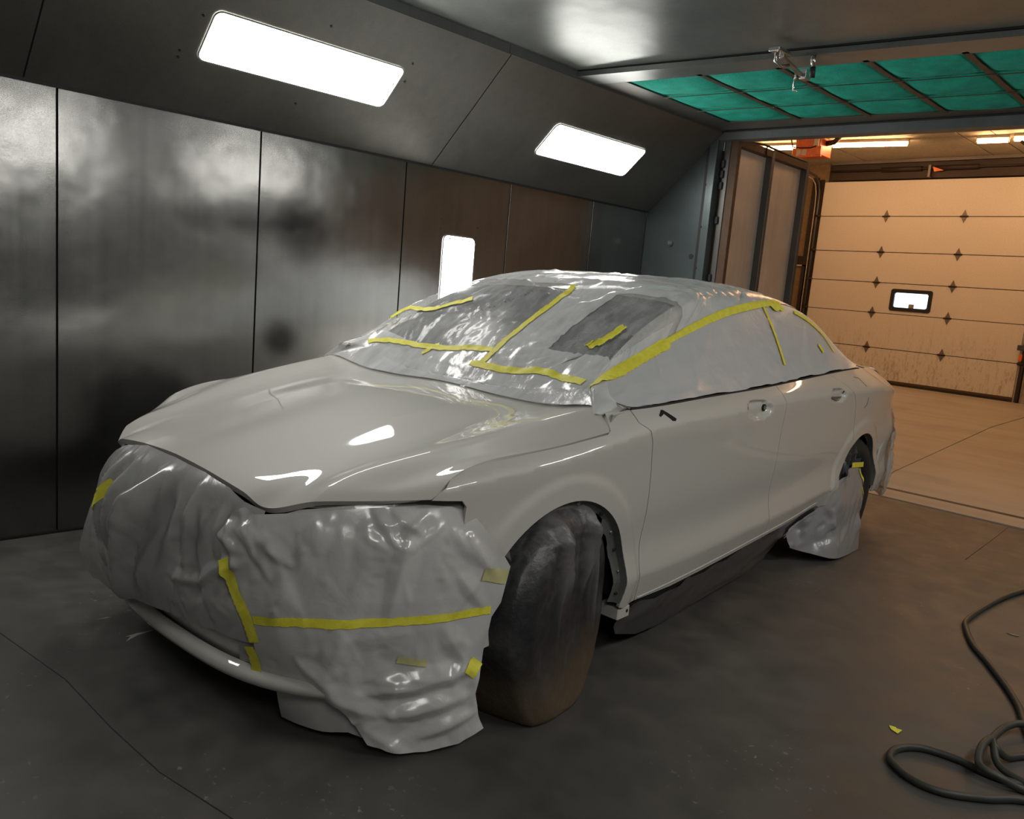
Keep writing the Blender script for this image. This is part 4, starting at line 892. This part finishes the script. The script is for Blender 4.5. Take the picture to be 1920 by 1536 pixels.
for s in (1, -1):
    pl = [(t, s*3.0) for t in np.linspace(-.05, 6.5, 40)]+[(t, s*q) for t, q in ((6.9, 3.3), (7.0, 3.7), (6.6, 3.97))]+[(t, s*(3.985+.010*math.sin(t*5.3+math.sin(t*13)))) for t in np.linspace(6.3, .3, 50)]+[(.1, s*3.9), (-.1, s*3.5)]
    fs = Folds(31, 40, (0, 7, 3.1, 4), 5, 30, (.1, .4), (.01, .035), (.001, .004), gsc)
    def sdisp(U, V, P, s=s): return .008+fs(U, np.abs(V))+.006*np.abs(np.sin(U*3+np.abs(V)*4))*np.clip((np.abs(V)-3.75)/.2, 0, 1)
    w_ = panel('window_film', GHX, pl, .018, m_filmside, film, sc=gsc, disp=sdisp, thick=0)
def dt(U, V, P): return film_disp(U, V, P)*1.0+np.where(np.abs(V) > 2.95, .004, 0)
TAPES = [('rail', [(.0, 2.60), (.30, 2.78), (.621, 2.90), (1.25, 2.97), (1.85, 3.0), (2.381, 3.02), (2.883, 3.03), (3.357, 3.03), (3.914, 3.02), (4.66, 2.98)], .037), ('cen', [(1.98, .432), (1.615, .476), (1.323, .432), (.867, .352), (.548, .316), (.329, .271)], .030),
         ('cn', [(.338, .12), (.329, .681), (.347, 1.161), (.16, 1.571), (.04, 1.92)], .034), ('cf', [(.083, -2.087), (.448, -1.135), (.548, -.369), (.648, .28)], .030), ('far', [(.767, -2.478), (.968, -1.677), (1.351, -1.152), (1.515, -.912)], .032),
         ('short', [(.712, 1.588), (.904, 1.677), (1.168, 1.758)], .034), ('b', [(4.069, 3.05), (4.078, 3.279), (4.06, 3.511), (4.0, 3.80)], .022), ('c', [(5.063, 3.08), (5.574, 3.155), (5.893, 3.306), (5.984, 3.617)], .024), ('x', [(.60, -.62), (.35, -.80)], .025), ('y', [(5.45, 3.55), (5.50, 3.68)], .03), ('z', [(.80, 1.56), (.83, 1.50)], .05)]
for i, (nm, path, wd_) in enumerate(TAPES):
    strip('tape_strip', GHX, path, wd_, m_tape if nm not in ('cn', 'cf') else m_tape, film, off=.0065 if nm not in ('b', 'c', 'y') else .016, disp=dt if nm not in ('b', 'c', 'y') else None, n=14, ragged=.0015, seed=i)
# printed row of marks on the film
rr = random.Random(9)
for i in range(20):
    t = 1.186+(1.807-1.186)*i/19; q = -.627+(.031+.627)*i/19
    if i % 5 == 3: continue
    strip('printed_mark', GHX, [(t, q), (t+.015, q+.012)], rr.uniform(.008, .014), m_flange, film, off=.006, disp=film_disp, n=2)
# ---- paper over the car's left front
PLF = [((.636, .611), (.55, .419), .06, .014), ((.919, .698), (.872, .429), .05, .016), ((.729, .674), (.768, .509), .07, .010), ((.599, .592), (.626, .469), .05, -.008), ((1.07, .546), (1.157, .444), .04, .012), ((.39, .667), (.43, .546), .025, .018), ((.43, .697), (.532, .534), .035, .016), ((.814, .746), (.877, .649), .03, .016), ((.867, .734), (.951, .676), .025, .016), ((.967, .726), (.884, .664), .02, .014), ((.63, .286), (.725, .208), .04, .014), ((.831, .199), (1.131, .247), .05, .024), ((.908, .127), (1.108, .169), .045, .024), ((.984, .06), (1.134, .117), .035, .02), ((.693, .205), (.849, .134), .05, .018), ((1.032, .385), (1.104, .284), .05, .012), ((.746, .364), (.922, .378), .06, .008), ((.493, .65), (.592, .575), .035, .012), ((.653, .711), (.669, .615), .05, .008), ((.799, .726), (.806, .589), .05, .009), ((1.047, .673), (1.145, .571), .04, .010), ((1.097, .655), (1.194, .532), .03, .010)]
pf = Folds(21, 20, (.45, 1.2, .2, .70), 85, 30, (.15, .45), (.04, .12), (.003, .009)).add(PLF); pf2 = Folds(22, 22, (.66, 1.18, .02, .32), 30, 50, (.08, .26), (.025, .06), (.004, .010)); pf3 = Folds(23, 22, (.36, .50, .5, .70), 70, 60, (.05, .14), (.020, .035), (.004, .010)); pf5 = Folds(25, 110, (.38, 1.22, .03, .72), 60, 60, (.03, .11), (.014, .03), (.0012, .0035)); pf4 = Folds(24, 14, (.82, 1.05, .62, .74), 60, 60, (.05, .14), (.020, .035), (.003, .008))
def pdisp(U, V, P): 
    k = np.clip((.76-V)/.06, 0, 1); return .010+k*(pf(U, V)+pf2(U, V)+pf3(U, V)+pf4(U, V)+pf5(U, V)+.010*np.sin(U*17+V*6)*np.clip((.35-V)/.3, 0, 1))
PL = [(.48, .698), (.577, .714), (.695, .732), (.813, .743), (.968, .751), (1.051, .744), (1.109, .724), (1.142, .689), (1.216, .597), (1.245, .555), (1.222, .443), (1.192, .40), (1.167, .266), (1.142, .172), (1.152, .105), (1.164, .067), (1.093, .028), (1.0, .013), (.914, .018), (.841, .04), (.792, .111), (.758, .159), (.695, .169), (.629, .175), (.556, .176), (.496, .184), (.49, .256), (.492, .349), (.443, .469), (.378, .55), (.372, .629), (.40, .69), (.44, .712)]
fc = (0, .6, .4)
papL = on_car(panel('masking_paper', bumper, PL, .008, m_paper, None, disp=pdisp, thick=0, cen=fc)); tag(papL, 'crumpled grey-white masking paper hanging to the floor beside the front wheel', 'masking paper', 'masking papers')
def pd0(U, V, P): return .004+.35*pf(U, V)
panel('under_flap', bumper, [(.53, .21), (.515, .02), (.69, .03), (.775, .05), (.84, .035), (.90, .2)], .02, m_paper, papL, disp=lambda U, V, P: -.012+.3*pf2(U, V), thick=0, cen=fc)
for i, (path, wd_, mm) in enumerate((([(.496, .397), (.599, .409), (.686, .413), (.831, .418), (.982, .423), (1.097, .425), (1.186, .426)], .026, m_tape), ([(.388, .556), (.443, .453), (.474, .396), (.496, .325)], .036, m_tape), ([(.474, .305), (.486, .255), (.482, .183)], .034, m_tape), ([(1.118, .233), (1.150, .272)], .045, m_tape), ([(1.148, .546), (1.235, .524)], .045, m_tapeP), ([(.905, .30), (.99, .285)], .022, m_tapeP))):
    strip('tape_strip', bumper, path, wd_, mm, papL, off=.0035, disp=pdisp, cen=fc, n=14, ragged=.0015, seed=30+i)
# ---- film strips over the headlamp
m_film3 = film_mat('thin film on the headlamp', .12, .40, (.6, .59, .55), .12)
hf = Folds(41, 20, (.7, 1.2, .65, .78), 20, 50, (.04, .15), (.008, .02), (.001, .004))
panel('headlamp_film', bumper, [(.60, .735), (.80, .752), (1.05, .775), (1.125, .770), (1.14, .745), (1.13, .72), (1.235, .62), (1.25, .57), (1.10, .70), (1.0, .735), (.8, .735)], .012, m_film3, papL, disp=lambda U, V, P: .004+hf(U, V), thick=0, cen=fc)
# ---- paper over the grille / car's right
PRF = [((.036, .742), (-.129, .420), .055, .085), ((-.158, .75), (-.196, .450), .04, .060), ((-.247, .75), (-.247, .38), .03, .050), ((.237, .742), (.215, .48), .03, .034), ((.111, .755), (.089, .557), .05, -.016), ((.357, .683), (.358, .553), .03, .022), ((.387, .704), (.409, .557), .03, -.014), ((.151, .437), (.288, .452), .035, .016), ((.288, .452), (.38, .534), .03, .016), ((-.067, .498), (-.189, .251), .05, .055), ((-.196, .657), (-.26, .374), .03, -.014), ((.061, .55), (-.056, .322), .04, .014)]
rf = Folds(51, 16, (-.42, .4, .3, .70), 80, 12, (.25, .6), (.03, .08), (.004, .012)).add(PRF); rf2 = Folds(52, 12, (.1, .47, .25, .5), 10, 40, (.08, .2), (.02, .05), (.003, .009)); rf4 = Folds(54, 60, (-.4, .46, .26, .72), 75, 35, (.04, .14), (.014, .03), (.0015, .004)); rf3 = Folds(53, 16, (-.36, -.15, .5, .76), 85, 12, (.12, .3), (.020, .035), (.004, .010))
def rdisp(U, V, P):
    k = np.clip((.775-V)/.13, 0, 1); return .004+k*(rf(U, V)+rf2(U, V)+rf3(U, V)+rf4(U, V))
PR = [(-.353, .72), (-.3, .75), (-.18, .772), (.025, .774), (.219, .766), (.355, .749), (.43, .725), (.505, .712), (.49, .583), (.486, .442), (.478, .308), (.317, .307), (.035, .287), (-.212, .256), (-.30, .215), (-.351, .225), (-.40, .20), (-.44, .235), (-.425, .30), (-.385, .396), (-.375, .499), (-.37, .617), (-.368, .687)]
papR = on_car(panel('masking_paper', paper_right, PR, .008, m_paperG, None, disp=rdisp, thick=0, cen=fc)); tag(papR, 'shiny grey masking paper hanging over the grille, far end billowing out', 'masking paper', 'masking papers')
strip('tape_strip', paper_right, [(-.22, .642), (-.261, .545), (-.266, .476)], .03, m_tape, papR, off=.004, disp=rdisp, cen=fc, n=8)
panel('torn_corner', bumper, [(.415, .300), (.478, .312), (.486, .215), (.40, .205)], .02, m_paperR, papR, disp=lambda U, V, P: -.004+.3*pf3(U, V+.3), thick=0, cen=fc)

# ---- front wheel cover (soft bag over the steered wheel)
def cover_mat():
    m, nt, b = mat_new('oversprayed black wheel bag'); t = N(nt, 'ShaderNodeTexCoord'); s = N(nt, 'ShaderNodeSeparateXYZ'); nt.links.new(t.outputs['Object'], s.inputs[0])
    v = coords(nt); n = noise_tex(nt, 5, 5, .6, v); n2 = noise_tex(nt, 34, 4, .6, v)
    c = ramp(nt, math_n(nt, 'ADD', math_n(nt, 'MULTIPLY', n, .7), math_n(nt, 'MULTIPLY', n2, .3)), [(.34, (.012, .012, .014)), (.52, (.028, .028, .031)), (.70, (.075, .073, .073))])
    h = N(nt, 'ShaderNodeMapRange'); h.interpolation_type = 'SMOOTHSTEP'; nt.links.new(math_n(nt, 'ADD', s.outputs[2], math_n(nt, 'MULTIPLY', math_n(nt, 'SUBTRACT', n, .5), .25)), h.inputs[0]); h.inputs[1].default_value = .30; h.inputs[2].default_value = .03; h.inputs[3].default_value = 0; h.inputs[4].default_value = 1
    c = mix_rgb(nt, math_n(nt, 'MULTIPLY', h.outputs[0], .7), c, (.15, .105, .058))      # tan overspray dust caught near the hem
    u = N(nt, 'ShaderNodeMapRange'); nt.links.new(s.outputs[2], u.inputs[0]); u.inputs[1].default_value = .42; u.inputs[2].default_value = .70; u.inputs[3].default_value = 0; u.inputs[4].default_value = .6
    c = mix_rgb(nt, math_n(nt, 'MULTIPLY', u.outputs[0], ramp(nt, n2, [(.35, (.2,)*3), (.65, (1,)*3)])), c, (.16, .16, .16))      # pale paint dust on the crown
    ra = N(nt, 'ShaderNodeAttribute'); ra.attribute_name = 'ridge'; c = mix_rgb(nt, math_n(nt, 'MULTIPLY', ra.outputs['Fac'], .75), c, (.15, .148, .15))      # paler grey along the pleats
    nt.links.new(c, b.inputs['Base Color']); b.inputs['Roughness'].default_value = .38; bump(nt, b, n2, .35, .01); return m
m_cover = cover_mat()
RIDGE = []
def wheel_bag(name, loc, steer, mat, label, seed, front=True, R=.350, half=.132):
    n, m = 150, 60; V = []; Fc = []; rr = random.Random(seed); RIDGE.clear()
    pl = [(rr.uniform(-.24, .24), rr.uniform(-.5, .5), rr.uniform(.018, .034), rr.uniform(.016, .032)) for _ in range(8)]     # pleats: start y, lean, width, height
    for i in range(n):
        th = 2*math.pi*i/n; cy, cz = math.cos(th), math.sin(th)
        for k in range(m):
            s = k/(m-1)                                     # outer centre .. outer shoulder .. tread .. inner side
            if s < .60: q = s/.60; r = R*min(1, q**.95); x = half+.012*(1-q*q)-.05*max(0, (q-.78)/.22)**1.8
            elif s < .87: q = (s-.60)/.27; r = R*(1+.010*math.sin(q*math.pi)); x = half-.05-(2*half-.07)*q
            else: q = (s-.87)/.13; r = R*(1-.30*q); x = -half+.02-.02*q
            y, z = r*cy, r*cz; e = r/R
            f = 0.0
            for y0, ln, wd, am in pl:
                yy = y-(y0+ln*(.30-z)*.35*(1 if y0 > 0 else -1)); f += am*max(0, 1-abs(yy)/wd)*max(0, min(1, (z+.17)/.30))*min(1, e*2.2)
            RIDGE.append(min(1, (f/.022)**1.5) if s < .72 else 0.0)
            f += .010*mnoise.noise(Vector((y*6, z*4, seed)))+.004*mnoise.noise(Vector((y*19, z*13, seed+5)))
            low = max(0, -cz)*e
            if s < .60: x += f+.055*low**1.4
            else: y += cy*f*.25; z += cz*f*.25; x += .045*low**1.4*max(0, 1-(s-.60)/.2)
            if s < .60 and z > .22: x += .006*max(0, 1-abs(z-.262)/.012)            # sewn seam under the crown
            if front and z < -.16 and y < .10:              # the hem is pulled square to the floor at the front
                t_ = min(1, (-.16-z)/.12)*min(1, (.10-y)/.08)*min(1, e*1.3); z -= .05*t_; y = y*(1+.10*t_) if y < 0 else y
            V.append((x, y, max(z, -.336)))
        for k in range(m-1): Fc.append((i*m+k, i*m+k+1, ((i+1) % n)*m+k+1, ((i+1) % n)*m+k))
    me_V = [(v[0], v[1], v[2]+.338) for v in V]
    o = mesh_obj(name, me_V, Fc, mat, None, smooth=True)
    at = o.data.attributes.new('ridge', 'FLOAT', 'POINT'); at.data.foreach_set('value', RIDGE)
    bmx = bmesh.new(); bmx.from_mesh(o.data); bmesh.ops.remove_doubles(bmx, verts=bmx.verts, dist=.0004); bmesh.ops.recalc_face_normals(bmx, faces=bmx.faces); bmx.to_mesh(o.data); bmx.free()
    o.data.polygons.foreach_set('use_smooth', [True]*len(o.data.polygons))
    L = Matrix.Translation(CAR_O) @ Matrix.Rotation(CAR_R, 4, 'Z') @ Matrix.Translation(loc) @ Matrix.Rotation(steer, 4, 'Z'); o.matrix_world = L
    tag(o, label, 'wheel cover'); return o
bagF = wheel_bag('wheel_cover', (.80, 0, 0), STEER, m_cover, 'black oversprayed cloth bag over the turned front wheel', 3)
m_bagR = simple('blue black wheel bag', (.06, .068, .082), .35)
bagR = wheel_bag('wheel_cover', (.775, WB, 0), 0, m_bagR, 'blue-black plastic bag over the rear wheel, above grey paper', 8, False, .345, .095)
# ---- paper over the lower rear wheel
RP = [(2.20, .345), (2.339, .413), (2.506, .467), (2.618, .506), (2.72, .525), (2.846, .505), (2.954, .393), (3.02, .248), (3.035, .107), (2.985, .035), (2.90, .006), (2.70, .006), (2.562, .014), (2.45, .03), (2.30, .07), (2.20, .10), (2.16, .232)]
def rearp(b, z):
    b = np.atleast_1d(np.asarray(b, float)); z = np.atleast_1d(np.asarray(z, float))
    a = .945-.03*smst((z-.3)/.2)-.16*smst((2.52-b)/.34)-.05*smst((b-2.86)/.2)+.025*smst((.25-z)/.25)
    return np.stack([a, b, z], -1)
rpf = Folds(61, 30, (2.2, 3.0, .05, .5), 70, 40, (.1, .35), (.03, .09), (.004, .016)); rpf2 = Folds(62, 24, (2.2, 2.55, .05, .4), 50, 40, (.06, .2), (.02, .05), (.005, .018))
rpd = lambda U, V, P: rpf(U, V)+rpf2(U, V)
papW = on_car(panel('masking_paper', rearp, RP, .013, m_paperR, None, disp=rpd, thick=0, cen=(0, 2.6, .3))); tag(papW, 'grey masking paper apron taped over the lower rear wheel', 'masking paper', 'masking papers')
strip('tape_strip', rearp, [(2.70, .538), (2.99, .512)], .03, m_tape, papW, off=.006, disp=rpd, cen=(0, 2.6, .3)); strip('tape_strip', rearp, [(2.85, .50), (2.90, .42), (2.955, .33), (2.99, .23)], .016, m_tape, papW, off=.005, disp=rpd, cen=(0, 2.6, .3), n=10)
strip('tape_strip', rearp, [(2.42, .425), (2.47, .405)], .03, m_tapeP, papW, off=.005, disp=rpd, cen=(0, 2.6, .3))
# ---- dark sheet hanging under the sill
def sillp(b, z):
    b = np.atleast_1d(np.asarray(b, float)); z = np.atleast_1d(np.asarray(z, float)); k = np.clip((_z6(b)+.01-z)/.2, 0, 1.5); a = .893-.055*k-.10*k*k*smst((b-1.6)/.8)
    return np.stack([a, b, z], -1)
SP = [(.50, .224), (.66, .205), (.95, .228), (1.25, .240), (1.55, .275), (2.06, .322), (2.33, .352), (2.42, .30), (2.36, .235), (2.30, .175), (2.02, .125), (1.587, .085), (1.066, .055), (.80, .035), (.629, .045), (.45, .10), (.41, .16)]
spf = Folds(71, 30, (.4, 2.4, .05, .3), 12, 14, (.3, .8), (.02, .06), (.003, .010))
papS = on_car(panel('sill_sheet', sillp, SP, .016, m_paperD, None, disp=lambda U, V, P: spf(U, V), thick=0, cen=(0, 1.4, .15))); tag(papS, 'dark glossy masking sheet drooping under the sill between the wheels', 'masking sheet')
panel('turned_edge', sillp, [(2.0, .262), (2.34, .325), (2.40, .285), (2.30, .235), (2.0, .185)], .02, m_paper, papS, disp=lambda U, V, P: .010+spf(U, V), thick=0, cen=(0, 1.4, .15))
# ---- film over the rear bumper
bf = Folds(81, 40, (.8, 1.3, .2, .8), 75, 25, (.12, .4), (.02, .05), (.004, .014))
m_filmR = film_mat('film on the rear bumper', .55, .85, (.6, .6, .6), .15)
papB = on_car(panel('bumper_film', rearb, [(.55, .80), (.85, .80), (1.08, .74), (1.20, .62), (1.225, .45), (1.22, .32), (1.12, .22), (.98, .20), (.6, .22)], .016, m_filmR, None, disp=lambda U, V, P: .016+bf(U, V), thick=0, cen=(0, 2.5, .6))); tag(papB, 'silvery wrinkled plastic film on the rear bumper corner', 'plastic film')
strip('tape_strip', rearb, [(1.10, .235), (1.19, .30)], .03, m_tape, papB, off=.016, cen=(0, 2.5, .6))

# ================================================================ hose and scraps on the floor
m_hose = simple('dark rubber hose', (.040, .042, .034), .5)
h1 = [(.90, 5.62), (.45, 5.80), (-.10, 5.78), (-.55, 5.58), (-.80, 5.28), (-.905, 4.977), (-.946, 4.738), (-.968, 4.426), (-.968, 4.20), (-.935, 4.083), (-.857, 3.905), (-.768, 3.768), (-.652, 3.579), (-.569, 3.419), (-.525, 3.30), (-.47, 3.17), (-.40, 3.13), (-.34, 3.20)]
hp = catmull([(x, y, .0125) for x, y in h1], 10)
seg2 = [(-.34, 3.20, .0125), (-.26, 3.30, .0125), (-.30, 3.36, .0125), (-.42, 3.30, .02), (-.51, 3.231, .035), (-.548, 3.14, .037), (-.556, 3.0, .035), (-.53, 2.93, .05), (-.50, 2.955, .02), (-.47, 3.02, .0125), (-.42, 3.08, .0125), (-.30, 3.02, .0125), (-.28, 2.92, .0125), (-.34, 2.84, .0125), (-.42, 2.832, .02), (-.50, 2.86, .03), (-.545, 2.95, .06), (-.555, 2.87, .06), (-.533, 2.775, .045), (-.477, 2.769, .035), (-.413, 2.799, .0125), (-.32, 2.84, .0125), (-.22, 2.90, .0125), (-.18, 2.84, .0125), (-.28, 2.78, .0125), (-.40, 2.735, .0125), (-.476, 2.651, .0125), (-.573, 2.575, .0125), (-.662, 2.566, .0125), (-.734, 2.61, .0125), (-.756, 2.65, .0125), (-.758, 2.70, .0125), (-.735, 2.755, .0125), (-.689, 2.795, .0125), (-.597, 2.815, .0125), (-.516, 2.805, .0125), (-.42, 2.83, .0125), (-.2, 2.95, .0125), (.1, 3.1, .0125), (.5, 3.2, .0125)]
tube_pts = hp[:-1]+catmull(seg2, 10)
ho = tube('air_hose', tube_pts, .0122, m_hose, None, 12); tag(ho, 'dark rubber air hose snaking over the floor to a loose knotted coil', 'hose')
tp = prism('tape_scrap', [(-.837, 2.868, .002), (-.833, 2.858, .002), (-.822, 2.845, .002), (-.797, 2.835, .002), (-.795, 2.872, .002), (-.812, 2.868, .002), (-.818, 2.874, .002)], (0, 0, .0012), m_tape); tag(tp, 'torn scrap of yellow masking tape lying on the floor near the hose', 'tape scrap')
sv = prism('metal_sliver', [(-.806, 4.238, .001), (-.780, 4.232, .001), (-.757, 4.243, .001), (-.757, 4.253, .001), (-.780, 4.249, .001)], (0, 0, .003), m_flange); tag(sv, 'thin grey sliver of debris on the floor inside the hose bend', 'debris')
for i, p in enumerate(((-2.94, .97), (-2.86, 1.06))): pass
m_chip = simple('pale paint splash', (.34, .33, .30), .6)
for i, (x, y, L) in enumerate(((-3.13, 1.06, .03), (-2.92, 1.10, .07))):
    V = [(x+L*(.15+.5*(k % 3)/2)*math.cos(k*.9+i)*(1 if k % 2 else .35), y+L*math.sin(k*.9+i)*(1 if k % 2 else .3), .0008) for k in range(7)]
    o = prism('paint_splash', V, (0, 0, .0006), m_chip); tag(o, ('small' if i == 0 else 'larger')+' pale paint splash on the floor by the left wall', 'paint splash')
